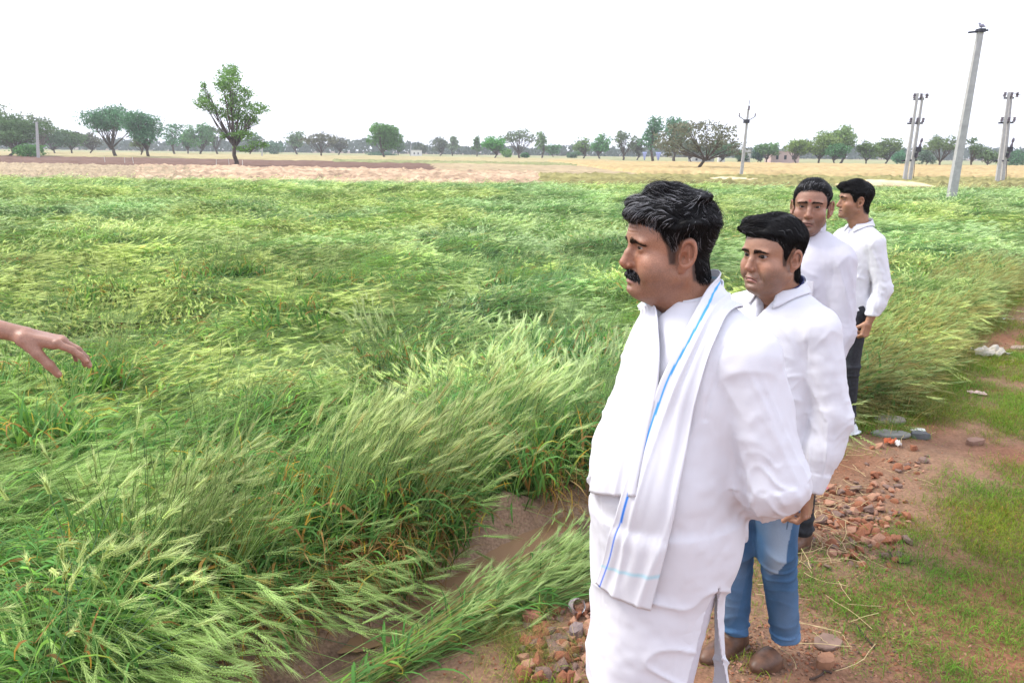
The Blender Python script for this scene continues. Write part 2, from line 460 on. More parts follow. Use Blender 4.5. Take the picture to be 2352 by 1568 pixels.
def hair_field(p):
    """hair as a lumpy volume over the skull, cut to the hairline"""
    th = p['hair_th']
    hl = p['hairline']; w = p.get('width', 1.0); lumps = p.get('hair_lumps', [])
    amp = p.get('hair_amp', .004); fr = p.get('hair_freq', 22)
    def f(P):
        S = P.copy(); S[:, 0] = S[:, 0] / w
        d = d_ell(S, (0, -.006, .048), (.0755, .0985, .083))
        d = smin(d, d_ell(S, (0, .035, .035), (.064, .062, .062)), .02)
        nk = smin(d, d_cap(S, p['neck_a'], p['neck_b'], p.get('neck_r', .058)), .03)
        d = np.where(P[:, 2] < 0, nk, d) * 1.0 if False else nk
        side = sstep(.02, .09, P[:, 2] - .0 * np.abs(P[:, 0]))
        t = th[0] * (1 - side) + th[1] * side
        q = P.copy(); q[:, 1] *= .45; 
        t = t + amp * (.4 + side) * (fbm(q, fr, 3, 5)) * 1.6
        edge = d_poly(P[:, 1], P[:, 2], hl)
        t = t * sstep(.004, -.022, edge) + (-.002) * (1 - sstep(.004, -.022, edge))
        d = d - t
        for c, r in lumps:
            l = d_ell(P, c, r); d = smin(d, l, .012)
        return smax(d, edge - p.get('edge_out', .002), .004)
    return f

def strands(pos, nor, dirf, surff, n_seg, L, w, lift, rng, curl=0.0, stick=.5, col=(.006, .0055, .0055), grey=0.0, fall=0.0, greyf=None, tips=.25):
    """ribbons of hair combed over a surface; returns verts, tri-strip quads, colours"""
    n = len(pos)
    L = L * rng.uniform(.55, 1.25, n)
    pts = [pos.copy()]; p = pos.copy()
    ph = rng.uniform(0, 6.28, (n, 2)); lf = lift * rng.uniform(.2, 1.3, n)
    side0 = None
    for k in range(n_seg):
        d = dirf(p)
        nn = grad(surff, p)
        d = d - (d * nn).sum(1)[:, None] * nn * .95
        d /= np.linalg.norm(d, axis=1)[:, None] + 1e-9
        sd_ = np.cross(nn, d)
        s = (k + 1) / n_seg
        d = d + sd_ * (curl * np.sin(ph[:, 0] + s * 7.0))[:, None] + nn * (curl * .6 * np.sin(ph[:, 1] + s * 6))[:, None] + nn * (lift * 6 * (s - .3) * (1 - stick))
        d[:, 2] -= fall * s
        d /= np.linalg.norm(d, axis=1)[:, None] + 1e-9
        p = p + d * (L / n_seg)[:, None]
        sdv = surff(p)
        tgt = lf * np.sin(np.pi * min(s * .9, 1) ** .8)
        p = p + nn * ((tgt - sdv) * stick)[:, None]
        pts.append(p.copy())
    T = np.stack(pts, 1)                       # n, seg+1, 3
    tan = np.gradient(T, axis=1); tan /= np.linalg.norm(tan, axis=2)[..., None] + 1e-9
    nn = nor[:, None] + rng.normal(0, .5, (n, 1, 3))
    sv = np.cross(tan, nn); sv /= np.linalg.norm(sv, axis=2)[..., None] + 1e-9
    prof = np.array([1 - .0 * k for k in range(n_seg + 1)], float); prof = np.linspace(1, tips, n_seg + 1) ** .7
    wv = (w * rng.uniform(.6, 1.4, n))[:, None] * prof[None]
    A = T - sv * wv[..., None] * .5; B = T + sv * wv[..., None] * .5
    V = np.stack([A, B], 2).reshape(-1, 3)
    b = (np.arange(n) * (n_seg + 1) * 2)[:, None] + (np.arange(n_seg) * 2)[None]
    Q = np.stack([b, b + 1, b + 3, b + 2], -1).reshape(-1, 4)
    cc = np.array(col)[None] * rng.uniform(.6, 1.5, (n, 1))
    g = rng.uniform(0, 1, n) < (grey if greyf is None else greyf(pos))
    cc[g] = np.array([.27, .27, .28]) * rng.uniform(.5, 1.2, (g.sum(), 1))
    Cc = np.repeat(cc, (n_seg + 1) * 2, 0)
    return V, Q, Cc
def quads_join(parts):
    V, F3, F4, Cc, n = [], [], [], [], 0
    for v, f, c in parts:
        (F3 if f.shape[1] == 3 else F4).append(f + n); V.append(v); n += len(v)
        Cc.append(c if np.ndim(c) == 2 else np.tile(c, (len(v), 1)))
    F = []
    if F3: F.append(np.vstack(F3))
    if F4: F.append(np.vstack(F4))
    return np.vstack(V), F, np.vstack(Cc)

def eye_mesh(look, iris=(.016, .007, .004)):
    n, m = 32, 40
    th = np.linspace(0, np.pi, m)[:, None]; ph = np.arange(n)[None] / n * 2 * np.pi
    L = [np.sin(th) * np.cos(ph), np.cos(th) + 0 * ph, np.sin(th) * np.sin(ph)]
    V = np.stack(L, -1).reshape(-1, 3)
    ang = np.repeat(th[:, 0], n)
    c = np.tile((.30, .26, .245), (len(V), 1)); c[ang < .58] = iris; c[ang < .20] = (.004, .004, .004); c[(ang > .44) & (ang < .58)] *= .4
    i = np.arange(m - 1)[:, None] * n; j = np.arange(n)[None]; k = (j + 1) % n
    F = np.stack([i + j, i + k, i + n + k, i + n + j], -1).reshape(-1, 4)
    V = V * .0123
    V[ang < .5] *= 1.0 + .03 * np.cos(ang[ang < .5] / .5 * np.pi / 2)[:, None]
    y = np.array(look, float); y /= np.linalg.norm(y); z = np.array([0, 0, 1.]); x = np.cross(y, z); x /= np.linalg.norm(x); z = np.cross(x, y)
    return V @ np.stack([x, y, z]), F, c

def build_head(p, h, M3, T, root_name, mats):
    """returns the head and neck surface (world) and makes hair, eyes ... as children of the later body"""
    rng = np.random.default_rng(p.get('seed', 1))
    f = head_field(p)
    w = .115
    nb = np.array(p['neck_b'])
    V, Q = surf(f, (-w, min(-.13, nb[1] - .075), nb[2] - .02), (w, .145, .145), h)
    V = smooth_v(V, Q, 1, .35)
    col = skin_cols(V, p)
    # fine relief of the skin
    N = vnormals(V, Q)
    V = V + N * (fbm(V, 260, 2, 4) * .00035)[:, None]
    wr = p.get('wrinkles', 0)
    if wr:
        S = np.c_[np.abs(V[:, 0]), V[:, 1:]]
        dsp = 0
        for z0 in (.052, .060): dsp = dsp - np.exp(-((V[:, 2] - z0 - .03 * S[:, 0]) / .0012) ** 2) * (S[:, 0] < .035) * (S[:, 1] > .06)
        dsp = dsp - np.exp(-((S[:, 0] - .007 - .1 * (S[:, 2] - .03)) / .0012) ** 2) * (np.abs(S[:, 2] - .033) < .007) * (S[:, 1] > .08) * 1.2
        V = V + N * (dsp * .0010 * wr)[:, None]
    out = {'head': (V, Q, col)}
    for s in (-1, 1):
        look = np.array(p.get('look', (0, 1, 0)), float)
        ev, ef, ec = eye_mesh(look)
        out.setdefault('eyes', []).append((ev + np.array([s * .0320 * p.get('width', 1.0), .0752, .0175]), ef, ec))
    # hair
    hf = hair_field(p)
    hv, hq = surf(hf, (-.11, -.145, -.13), (.11, .135, .20), p.get('hair_h', .003))
    capn = vnormals(hv, hq)
    hv2 = hv + capn * (fbm(hv * np.array([1, .35, 1]), 120, 2, 8) * .0015)[:, None]
    parts = [(hv2, hq, np.array(p.get('hair_col', (.006, .0055, .0058))) * .8)]
    ed = d_poly(hv[:, 1], hv[:, 2], p['hairline'])
    ok = np.where((f(hv) > .0005))[0]
    for st in p['strands']:
        sel = ok[st['where'](hv[ok])] if 'where' in st else ok
        if len(sel) == 0: continue
        pk = rng.choice(sel, st['n']); pos = hv[pk] + rng.normal(0, .002, (st['n'], 3))
        parts.append(strands(pos, capn[pk], st['dir'], hf, st.get('seg', 6), st['L'], st['w'], st['lift'], rng, st.get('curl', 0), st.get('stick', .5),
                             p.get('hair_col', (.006, .0055, .0058)), st.get('grey', 0), st.get('fall', 0), st.get('greyf')))
    edge_ = d_poly(hv[ok][:, 1], hv[ok][:, 2], p['hairline']); fr_ = ok[(edge_ > -.012)]
    if len(fr_):      # fine hairs that soften the hairline, and strays over the crown
        pk = rng.choice(fr_, 1500); parts.append(strands(hv[pk] + rng.normal(0, .0025, (1500, 3)), capn[pk], p['strands'][0]['dir'], hf, 5, .026, .0009, .003, rng, .35, .4, (.008, .007, .007), p.get('grey_edge', .05)))
        tp = ok[hv[ok][:, 2] > .06]; pk = rng.choice(tp, 260); parts.append(strands(hv[pk], capn[pk], p['strands'][0]['dir'], hf, 7, .045, .00045, .016, rng, .8, .25, (.01, .009, .009), .12))
    out['hair'] = quads_join(parts)
    # brows and moustache
    S = np.c_[np.abs(V[:, 0]), V[:, 1:]]
    def facial(mask, n, L, w_, dirf, lift, col=(.007, .006, .006), grey=0):
        cand = np.where(mask > .5)[0]
        if len(cand) == 0: return None
        pk = rng.choice(cand, n); pos = V[pk] + rng.normal(0, .0008, (n, 3))
        return strands(pos, N[pk], dirf, f, 4, L, w_, lift, rng, .15, .45, col, grey)
    def bd(P):
        s = np.sign(P[:, 0]); t = np.clip((np.abs(P[:, 0]) - .01) / .035, 0, 1)
        return np.stack([s * (.35 + t), 0 * s, .8 - 1.1 * t], 1)
    out['brow'] = [facial(brow_mask(S, p) * (V[:, 0] * s > 0), p.get('brow_n', 260), .0075, .0007, bd, .0016) for s in (-1, 1)]
    if p.get('tash'):
        def td(P):
            s = np.sign(P[:, 0]); return np.stack([s * .55 + P[:, 0] * 8, .15 + 0 * s, -.9 + 0 * s], 1)
        out['tash'] = facial(tash_mask(S), 1500, .0105, .0008, td, .0034, grey=.10)
    # into the world
    def tw(v): return v @ M3.T + T
    for k in list(out):
        if k in ('head', 'hair'): v, q, c = out[k]; out[k] = (tw(v), q, c)
        elif k in ('eyes', 'brow'): out[k] = [None if e is None else (tw(e[0]), e[1], e[2]) for e in out[k]]
        elif k == 'tash': v, q, c = out[k]; out[k] = (tw(v), q, c)
    return out
# hair combed over a skull
def comb(fx, fy, fz): return lambda P: np.tile((fx, fy, fz), (len(P), 1)).astype(float)
HL_A = [(.083, .072), (.064, .066), (.050, .054), (.040, .030), (.034, .010), (.030, -.018), (.014, -.020), (.012, .020), (.004, .036), (-.010, .040), (-.026, .030), (-.030, -.006), (-.030, -.045),
        (-.034, -.062), (-.060, -.074), (-.16, -.074), (-.16, .22), (.16, .22), (.16, .082)]
HEAD1 = dict(seed=3, fat=.010, cheek=.003, width=1.03, nose=1.0, nose_w=1.15, mouth_open=.0042, squint=1.0, neck_a=(0, -.030, -.040), neck_b=(0, -.045, -.20), neck_r=.0535,
             skin=(.315, .156, .096), beard=.3, tash=True, hairline=HL_A, hair_th=(.004, .019), hair_amp=.011, hair_freq=17, brow_th=1.5, frown=-.7, brow=-.0045, wrinkles=1.2, ear=1.12,
             hair_lumps=[((-.005, .030, .143), (.028, .026, .014)), ((.01, .070, .112), (.045, .028, .018)), ((-.02, .096, .092), (.034, .015, .013)), ((-.02, -.050, .124), (.05, .035, .012))],
             marks=[((-.062, .052, -.004), .0014, (.03, .015, .012), .9), ((-.068, .022, -.014), .0020, (.03, .015, .012), .9), ((-.066, .030, -.028), .006, (.14, .07, .045), .5)],
             lip=(.34, .17, .14))
def turn(P, top=-.1, low=-1.9, back=-2.3, z0=.05, z1=.12):
    t = low + (top - low) * sstep(z0, z1, P[:, 2]); b = sstep(.0, -.085, P[:, 1])
    t = t * (1 - b) + back * b
    return np.stack([0 * t, np.cos(t), np.sin(t)], 1)
def dir1(P):
    d = turn(P)
    d[:, 0] += .55 + .9 * vnoise(P, 26, 5); d[:, 2] += .8 * vnoise(P, 26, 6); d[:, 1] += .4 * vnoise(P, 24, 7)
    return d
def greyf1(P):
    fr = sstep(.0, .09, P[:, 1]) * sstep(.04, .10, P[:, 2]) * .24
    tp = sstep(.09, .13, P[:, 2]) * .10
    sb = sstep(-.005, .02, P[:, 1]) * sstep(.055, .03, P[:, 2]) * .75
    return np.clip(.03 + fr + tp + sb, 0, .8)
HEAD1['strands'] = [dict(n=8600, L=.044, w=.0010, lift=.0035, dir=dir1, curl=.16, seg=7, greyf=greyf1),
                    dict(n=1300, L=.050, w=.0006, lift=.011, dir=dir1, curl=.6, seg=8, greyf=lambda P: np.clip(greyf1(P) * 1.5, 0, 1), stick=.3, where=lambda P: P[:, 2] > .05)]
# second man: full round face, sleek side-parted black hair
HL_B = [(.083, .074), (.056, .066), (.041, .046), (.036, .010), (.032, -.014), (.014, -.016), (.012, .020), (.004, .038), (-.010, .042), (-.026, .030), (-.030, -.006), (-.030, -.045),
        (-.034, -.070), (-.060, -.082), (-.16, -.085), (-.16, .22), (.16, .22), (.16, .082)]
def dir2(P):
    # parted on his left: over the top the hair runs to the front and right, at the sides down and back
    part = P[:, 0] + .035
    top = sstep(.05, .085, P[:, 2])
    a = np.stack([.55 + 0 * part, .75 - 1.2 * sstep(.02, -.06, P[:, 1]), .1 + 0 * part], 1)
    b = np.stack([-.3 + 0 * part, -.55 + 0 * part, -.8 + 0 * part], 1)
    s = np.tile((0, -.55, -.85), (len(P), 1))
    t = np.where((part > 0)[:, None], a, b)
    d = t * top[:, None] + s * (1 - top)[:, None]
    d[:, 0] += .20 * vnoise(P, 30, 5); d[:, 2] += .2 * vnoise(P, 30, 6)
    return d
HEAD2 = dict(seed=5, fat=.008, cheek=-.001, width=1.02, nose=1.0, nose_w=1.05, mouth_open=.0, squint=-.45, neck_a=(0, -.030, -.040), neck_b=(0, -.045, -.17), neck_r=.055,
             skin=(.325, .172, .110), beard=.5, hairline=HL_B, hair_th=(.007, .016), hair_amp=.002, hair_freq=16, brow_th=1.3, frown=-.1, brow=-.003, ear=1.0, mouth_bend=15.0,
             hair_lumps=[((.02, .050, .120), (.055, .045, .018)), ((.03, .086, .098), (.036, .016, .014))], lip=(.40, .18, .15), look=(-.12, 1, 0),
             strands=[dict(n=6500, L=.060, w=.0013, lift=.0022, dir=dir2, curl=.04, seg=7, stick=.7)])
# third man: lean face, short hair greying on top, red mark on the brow
HL_C = [(.080, .088), (.066, .082), (.052, .060), (.046, .030), (.040, .004), (.020, .000), (.014, .028), (.004, .038), (-.010, .042), (-.026, .030), (-.030, -.006), (-.032, -.045),
        (-.040, -.062), (-.060, -.070), (-.16, -.072), (-.16, .22), (.16, .22), (.16, .098)]
def dir3(P):
    d = turn(P, .1, -1.7, -2.0, .06, .11); d[:, 0] += .3 * vnoise(P, 40, 5) + .2; return d
HEAD3 = dict(seed=8, fat=.0, width=.98, nose=1.0, nose_w=1.15, squint=.9, neck_a=(0, -.030, -.040), neck_b=(0, -.040, -.17), neck_r=.053, chin=.004,
             skin=(.28, .145, .095), beard=.5, hairline=HL_C, hair_th=(.003, .009), hair_amp=.002, hair_freq=30, brow_th=.8, frown=-.2, ear=1.12, mouth_bend=15.0, wrinkles=1.0,
             lip=(.24, .11, .085), hair_h=.004,
             marks=[((0, .100, .046), .0045, (.45, .02, .02), .9)],
             strands=[dict(n=3000, L=.022, w=.0013, lift=.002, dir=dir3, curl=.1, seg=4, greyf=lambda P: .25 * sstep(.09, .12, P[:, 2]) * sstep(.02, .06, P[:, 1]))])
# fourth man: young, lean, swept-up fringe
HL_D = [(.083, .062), (.062, .060), (.050, .045), (.042, .022), (.036, .002), (.018, -.004), (.014, .026), (.004, .038), (-.010, .042), (-.026, .030), (-.030, -.006), (-.032, -.040),
        (-.040, -.066), (-.060, -.078), (-.16, -.080), (-.16, .22), (.16, .22), (.16, .078)]
def dir4(P):
    d = turn(P, .25, -1.9, -2.2, .04, .09); d[:, 0] += .3 + .4 * vnoise(P, 30, 5); d[:, 2] += .3 * vnoise(P, 30, 6); return d
HEAD4 = dict(seed=11, fat=-.004, width=.96, nose=1.25, nose_w=1.0, squint=.6, mouth_open=.003, neck_a=(0, -.030, -.040), neck_b=(0, -.045, -.17), neck_r=.050, chin=.002,
             skin=(.32, .165, .098), beard=.3, hairline=HL_D, hair_th=(.006, .014), hair_amp=.006, hair_freq=20, brow_th=1.1, ear=1.05, lip=(.28, .13, .10), hair_h=.004, mouth_bend=2.0,
             hair_lumps=[((0, .075, .112), (.045, .035, .020)), ((.0, .102, .098), (.030, .016, .012))],
             strands=[dict(n=3600, L=.045, w=.0015, lift=.004, dir=dir4, curl=.15, seg=6)])
# ------------------------------------------------------------------ hands
def finger_pts(base, L, curl, spread=0.0, up=0.0):
    seg = (.45, .30, .25); p = np.array(base, float); a = -up; pts = [p.copy()]
    for i, s in enumerate(seg):
        a += curl[i]
        p = p + L * s * np.array([math.sin(spread) * math.cos(a), math.cos(spread) * math.cos(a), -math.sin(a)])
        pts.append(p.copy())
    return pts
def hand_field(g):
    """palm in the xy plane, fingers along +y, thumb at +x, back of the hand +z"""
    fb = [(.029, .088, .002), (.010, .093, .004), (-.010, .090, .003), (-.028, .081, 0)]
    FL = [.074, .082, .076, .060]
    fr = [(.0092, .0082, .0074, .0062), (.0095, .0085, .0076, .0064), (.0090, .0080, .0072, .0062), (.0082, .0072, .0064, .0055)]
    fingers = [(finger_pts(fb[i], FL[i], g['curl'][i], g['spread'][i]), fr[i]) for i in range(4)]
    t = g['thumb']; tp = [np.array((.026, .018, -.006)), None, None, None]
    a, b = t['az'], t['dn']
    for i, L in enumerate((.046, .034, .028)):
        tp[i + 1] = tp[i] + L * np.array([math.sin(a) * math.cos(b), math.cos(a) * math.cos(b), -math.sin(b)])
        a -= t['bend'][min(i, 1)]; b += t.get('curl', .1)
    def f(P):
        d = d_box(P, (0, .050, 0), (.037, .044, .0125), .011)
        d = smin(d, d_ell(P, (.020, .030, -.008), (.018, .028, .014)), .010)
        d = smin(d, d_ell(P, (-.024, .035, -.006), (.013, .030, .012)), .010)
        for pts, rr in fingers:
            fd = d_chain(P, pts, rr, .004)
            fd = smin(fd, d_sph(P, np.array(pts[0]) + (0, 0, .003), .0098), .005)
            d = smin(d, fd, .0035)
        d = smin(d, d_chain(P, tp, (.0150, .0115, .0105, .0085), .006), .008)
        d = smin(d, d_cap(P, (0, .012, 0), (0, -g.get('fore', .035), .002), .024, .024 + .05 * g.get('fore', .035), ((0, 0, 1), 1.25)), .014)
        return d
    tips = [(p[-1], p[-2]) for p, _ in fingers] + [(tp[-1], tp[-2])]
    return f, tips
def make_hand(g, M, T, h=.0024, skin=(.30, .14, .08), forearm=None):
    f, tips = hand_field(g)
    lo = (-.10, -.115, -.12); hi = (.12, .19, .06)
    V, Q = surf(f, lo, hi, h)
    V = smooth_v(V, Q, 1, .3); N = vnormals(V, Q)
    c = np.tile(skin, (len(V), 1)) * (1 + .18 * fbm(V, 60, 3, 2)[:, None])
    # paler palm, darker knuckles, nails
    c = c * (1 + .25 * sstep(.2, -.6, N[:, 2])[:, None])
    for t, q in tips:
        ax = (t - q) / np.linalg.norm(t - q)
        s = (V - t) @ ax; rad = np.linalg.norm((V - t) - s[:, None] * ax, axis=1)
        up = np.cross(np.cross(ax, (0, 0, 1.)), ax); up /= np.linalg.norm(up) + 1e-9
        m = (np.abs(s - .001) < .006) & (((V - t) @ up) > .0035) & (rad < .012)
        c[m] = np.array(skin) * np.array([1.45, 1.6, 1.7])
    V = V + N * (fbm(V, 160, 2, 6) * .0005)[:, None]
    if g.get('mirror'): V = V * np.array([-1, 1, 1]); Q = Q[:, ::-1]
    return V @ np.asarray(M).T + np.asarray(T), Q, c
def frame(y, z):
    """rotation whose y and z columns follow the given directions"""
    y = np.array(y, float); y /= np.linalg.norm(y); x = np.cross(y, z); x /= np.linalg.norm(x); z = np.cross(x, y)
    return np.stack([x, y, z], 1)

# ------------------------------------------------------------------ dressed bodies (local: x right, y forward, z up, neck base at 1.50)
def torso_field(sp):
    sy = sp.get('shy', 0.0); b = sp.get('bulk', 1.0); be = sp.get('belly', 0.0); sw = sp.get('sw', .165); o = sp.get('loose', .012)
    def f(P):
        S = np.c_[np.abs(P[:, 0]), P[:, 1], P[:, 2]]
        d = d_ell(S, (0, .005, 1.27), (.160 * b, .118 * b, .23))
        d = smin(d, d_cap(S, (.015, -.028, 1.462), (sw - .005, -.012 + sy, 1.402), .052, .058), .05)
        d = smin(d, d_ell(S, (.075, -.035 + sy * .5, 1.34), (.075, .070, .10)), .04)
        d = smin(d, d_ell(S, (0, .018 + be * .5, 1.08), (.152 * b + be * .4, .125 * b + be * .6, .20)), .06)
        d = smin(d, d_ell(S, (0, -.005, .93), (.168 * b, .130 * b + be * .3, .17)), .06)
        return d - o
    return f
def arm_field(sp, s):
    J = sp['J']; r = sp.get('sleeve', (.074, .060, .056, .040)); sh, el, wr = [np.array(J[k + s]) for k in ('sh', 'el', 'wr')]
    m = el + (wr - el) * .45
    def f(P): return d_chain(P, [sh, el, m, wr], [r[0], r[1], r[2], r[3]], .03)
    return f, (sh, el, wr, r)
def arm_uv(P, A):
    """distance along the sleeve in metres from the shoulder, and an angle round it"""
    sh, el, wr, r = A; L1 = np.linalg.norm(el - sh); L2 = np.linalg.norm(wr - el)
    def one(a, b):
        ab = b - a; L = np.linalg.norm(ab); t = ((P - a) @ ab) / L / L; q = P - (a + np.clip(t, 0, 1)[:, None] * ab); return t * L, np.linalg.norm(q, axis=1), q
    t1, d1, q1 = one(sh, el); t2, d2, q2 = one(el, wr)
    first = d1 < d2
    t = np.where(first, t1, L1 + t2); q = np.where(first[:, None], q1, q2)
    ax = (wr - sh) / np.linalg.norm(wr - sh); u = np.cross(ax, (0, 1, 0)); u /= np.linalg.norm(u); v = np.cross(ax, u)
    return t, np.arctan2(q @ v, q @ u), np.minimum(d1, d2), L1, L2
def ridge(x, k=2.0): return (1 - np.abs(x)) ** k
def folds(P, N, sp, arms, seed=0):
    a = sp.get('fold', 1.0); D = np.zeros(len(P)); armm = np.zeros(len(P))
    for A in arms:
        t, an, dd, L1, L2 = arm_uv(P, A)
        m = sstep(.115, .075, dd) * sstep(-.02, .06, t); armm = np.maximum(armm, m)
        w = vnoise(np.stack([t * 9, np.cos(an) * 1.6, np.sin(an) * 1.6], 1), 1.0, seed + 3) * .8 + .25 * np.cos(an + 1)
        for c, wd, fr, am in ((L1, .075, 19, .0042), (L1 + L2 * .82, .085, 25, .0032)):
            D += m * am * a * np.exp(-((t - c) / wd) ** 2) * (ridge(np.sin((t * fr + w * 1.5) * np.pi), 1.5) * 1.8 - .8) * (.6 + .7 * vnoise(np.stack([t * 14, np.cos(an) * 2.2, np.sin(an) * 2.2], 1), 1, seed + 13))
        # long crisp pulls that wind down the sleeve
        for kk, (fa, ft, am) in enumerate(((.75, 1.5, .0058), (1.25, 3.2, .0026))):
            Q = np.stack([t * ft, np.cos(an + t * 3.2) * fa, np.sin(an + t * 3.2) * fa], 1)
            D += m * am * a * (ridge(np.clip(vnoise(Q, 1.5, seed + 9 + kk) * 1.3, -1, 1), 2.0) * 1.5 - .6)
    tm = 1 - armm
    R_ = P.copy(); R_[:, 2] = P[:, 2] * .30 + P[:, 0] * .10
    D += tm * .0075 * a * vnoise(R_, 9, seed + 1)
    for s in (-1, 1):     # pulls running from the armpit
        c = np.array([s * .15, .02, 1.30]); q = P - c; ang = np.arctan2(q[:, 2], -s * q[:, 0] + np.abs(q[:, 1]) * .6); rr = np.linalg.norm(q, axis=1)
        D += tm * .0032 * a * sstep(.04, .11, rr) * np.exp(-((rr - .12) / .13) ** 2) * (ridge(np.sin(ang * 5 + 2.0 * vnoise(P, 7, seed + 5)), 2) * 1.6 - .6)
    Q = P @ (rotx(.5) @ roty(.35)) * np.array([3.6, 3.6, 13.]); D += tm * .0055 * a * (ridge(np.clip(vnoise(Q, 1, seed + 7) * 1.5, -1, 1), 4) * 1.6 - .5) * sstep(1.40, 1.25, P[:, 2])
    D += .0014 * a * vnoise(P, 42, seed + 8) + .0014 * a * (ridge(vnoise(P * np.array([1, 1, .6]), 20, seed + 10), 2) - .4)
    return D

def sheet(G, th=.0025):
    """a cloth sheet with thickness from a grid of points (n, m, 3)"""
    n, m = G.shape[:2]
    du = np.gradient(G, axis=0); dv = np.gradient(G, axis=1); N = np.cross(du, dv); N /= np.linalg.norm(N, axis=2)[..., None] + 1e-12
    A = (G + N * th / 2).reshape(-1, 3); B = (G - N * th / 2).reshape(-1, 3)
    i = (np.arange(n - 1)[:, None] * m + np.arange(m - 1)[None]).ravel()
    F = np.stack([i, i + m, i + m + 1, i + 1], 1); k = n * m
    Fs = [F, F[:, ::-1] + k]
    e = np.concatenate([np.arange(m), np.arange(1, n) * m + m - 1, (n - 1) * m + np.arange(m - 2, -1, -1), np.arange(n - 2, 0, -1) * m])
    e2 = np.roll(e, -1); Fs.append(np.stack([e, e2, e2 + k, e + k], 1))
    return np.vstack([A, B]), np.vstack(Fs)
def resample(P, n):
    P = np.asarray(P, float); s = np.r_[0, np.cumsum(np.linalg.norm(np.diff(P, axis=0), axis=1))]; t = np.linspace(0, s[-1], n)
    Q = np.stack([np.interp(t, s, P[:, i]) for i in range(P.shape[1])], 1)
    for _ in range(3): Q[1:-1] = (Q[:-2] + 2 * Q[1:-1] + Q[2:]) / 4
    return Q

def collar(c, rx, ry, h, tilt, gap, fold=0.0, point=.0, n=56, seed=0, front=0.0, f=None):
    """stand collar round the neck; with fold > 0 the turned-down leaf of a shirt collar too. gap: half opening angle at the front"""
    th = np.linspace(gap, 2 * np.pi - gap, n) + np.pi / 2 + front
    rng = np.random.default_rng(seed); out = []
    lift = -tilt * np.sin(th)                 # lower at the front
    prof = [(0, 0), (.35, 0), (.7, -.001), (1, -.002)]
    G = np.stack([np.stack([c[0] + (rx + k) * np.cos(th), c[1] + (ry + k) * np.sin(th), c[2] + lift + h * a], 1) for a, k in prof], 1)
    out.append(sheet(G, .003))
    if fold > 0:
        fr = np.clip(np.cos((th - np.pi / 2 - front)), 0, 1) ** 5    # 1 at the front
        dn = fold * (1 + point * fr)
        rows = []
        for a in (0, .12, .4, .7, 1.0):
            rr = .0035 + .019 * a + .010 * a * fr
            drop = dn * a - (.004 if a == 0 else 0)
            G1 = np.stack([c[0] + (rx + rr) * np.cos(th + 0), c[1] + (ry + rr) * np.sin(th), c[2] + lift + h + .003 * (a < .2) - drop], 1)
            rows.append(G1)
        G = np.stack(rows, 1)
        G += .0015 * vnoise(G.reshape(-1, 3), 40, seed).reshape(n, -1, 1)
        if f is not None:
            P = G.reshape(-1, 3)
            for _ in range(3): P = P + grad(f, P, .004) * np.maximum(.0065 - f(P), 0)[:, None]
            G = P.reshape(G.shape)
        out.append(sheet(G, .003))
    return out
# ------------------------------------------------------------------ people
M_skin = mat('skin', use_col=True, rough=.46, spec=.45, sss=.10, noise=(420, (.80, .78, .76), (1.14, 1.12, 1.10), 4), sss_s=.006, bump=(600, .35, .0012))
M_hair = mat('hair', use_col=True, rough=.55, spec=.14)
M_eye = mat('eye', use_col=True, rough=.15, spec=.3)
M_white = mat('white_cotton', (.71, .705, .745), .85, spec=.15, bump=(380, .10, .002), transl=.12)
M_white2 = mat('white_linen', (.62, .605, .66), .88, spec=.12, bump=(300, .14, .002), transl=.10)
M_dark = mat('charcoal_trousers', (.022, .023, .028), .8, noise=(60, (.7, .7, .7), (1.3, 1.3, 1.3)), bump=(400, .2, .002))
M_leather = mat('brown_leather', (.11, .060, .040), .45, noise=(30, (.6, .6, .6), (1.4, 1.3, 1.2)), bump=(200, .2, .001))
M_sole = mat('sole', (.05, .035, .03), .8)
M_navy = mat('navy_lining', (.025, .03, .12), .8)
M_metal = mat('stud', (.5, .5, .52), .3, metal=1)
M_blueband = mat('scarf_cloth', use_col=True, rough=.85, spec=.12, bump=(420, .10, .002), transl=.15)
M_denim = mat('denim', use_col=True, rough=.85, spec=.15, noise=(700, (.85, .85, .85), (1.15, 1.15, 1.15)), bump=(700, .2, .001))
M_shoe = mat('white_shoe', (.72, .74, .76), .6)

def loc2w(V, s, M, T): return (V * s) @ M.T + T
def emit_cloth(name, parent, f, lo, hi, h, disp, m, s, M, T, smooth=1, colf=None, post=None):
    V, Q = surf(f, lo, hi, h)
    V = smooth_v(V, Q, smooth, .5); N = vnormals(V, Q)
    if disp is not None: V = V + N * disp(V, N)[:, None]
    if post is not None: V = post(V)
    cols = colf(V) if colf else None
    return obj(name, mesh_np(name, loc2w(V, s, M, T), Q, True, cols, [m]), parent)
def emit(name, parent, part, m, s=None, M=None, T=None, col=None):
    V, F = part[0], part[1]
    if M is not None: V = loc2w(V, s, M, T)
    return obj(name, mesh_np(name, V, F, True, part[2] if len(part) > 2 else col, [m]), parent)

def shoe_field(a, d, L=.27, high=0.0):
    """a: ankle over the ground, d: unit forward; returns sdf"""
    d = np.array(d, float); sd = np.array([-d[1], d[0], 0])
    M = np.stack([sd, d, [0, 0, 1]], 1); o = np.array([a[0], a[1], 0]) 
    def f(P):
        q = (P - o) @ M
        e = d_ell(q, (0, .085, .030), (.050, .115, .040)); e = smin(e, d_ell(q, (0, -.035, .035), (.038, .050, .045)), .03)
        e = smin(e, d_cap(q, (0, .0, .05), (0, -.012, .10 + high), .040, .043), .03)
        e = smax(e, -(q[:, 2] - .002), .004)
        sole = smax(d_ell(q, (0, .035, .01), (.054, .160, .06)), np.abs(q[:, 2] - .010) - .009, .004)
        return smin(e, sole, .004)
    return f

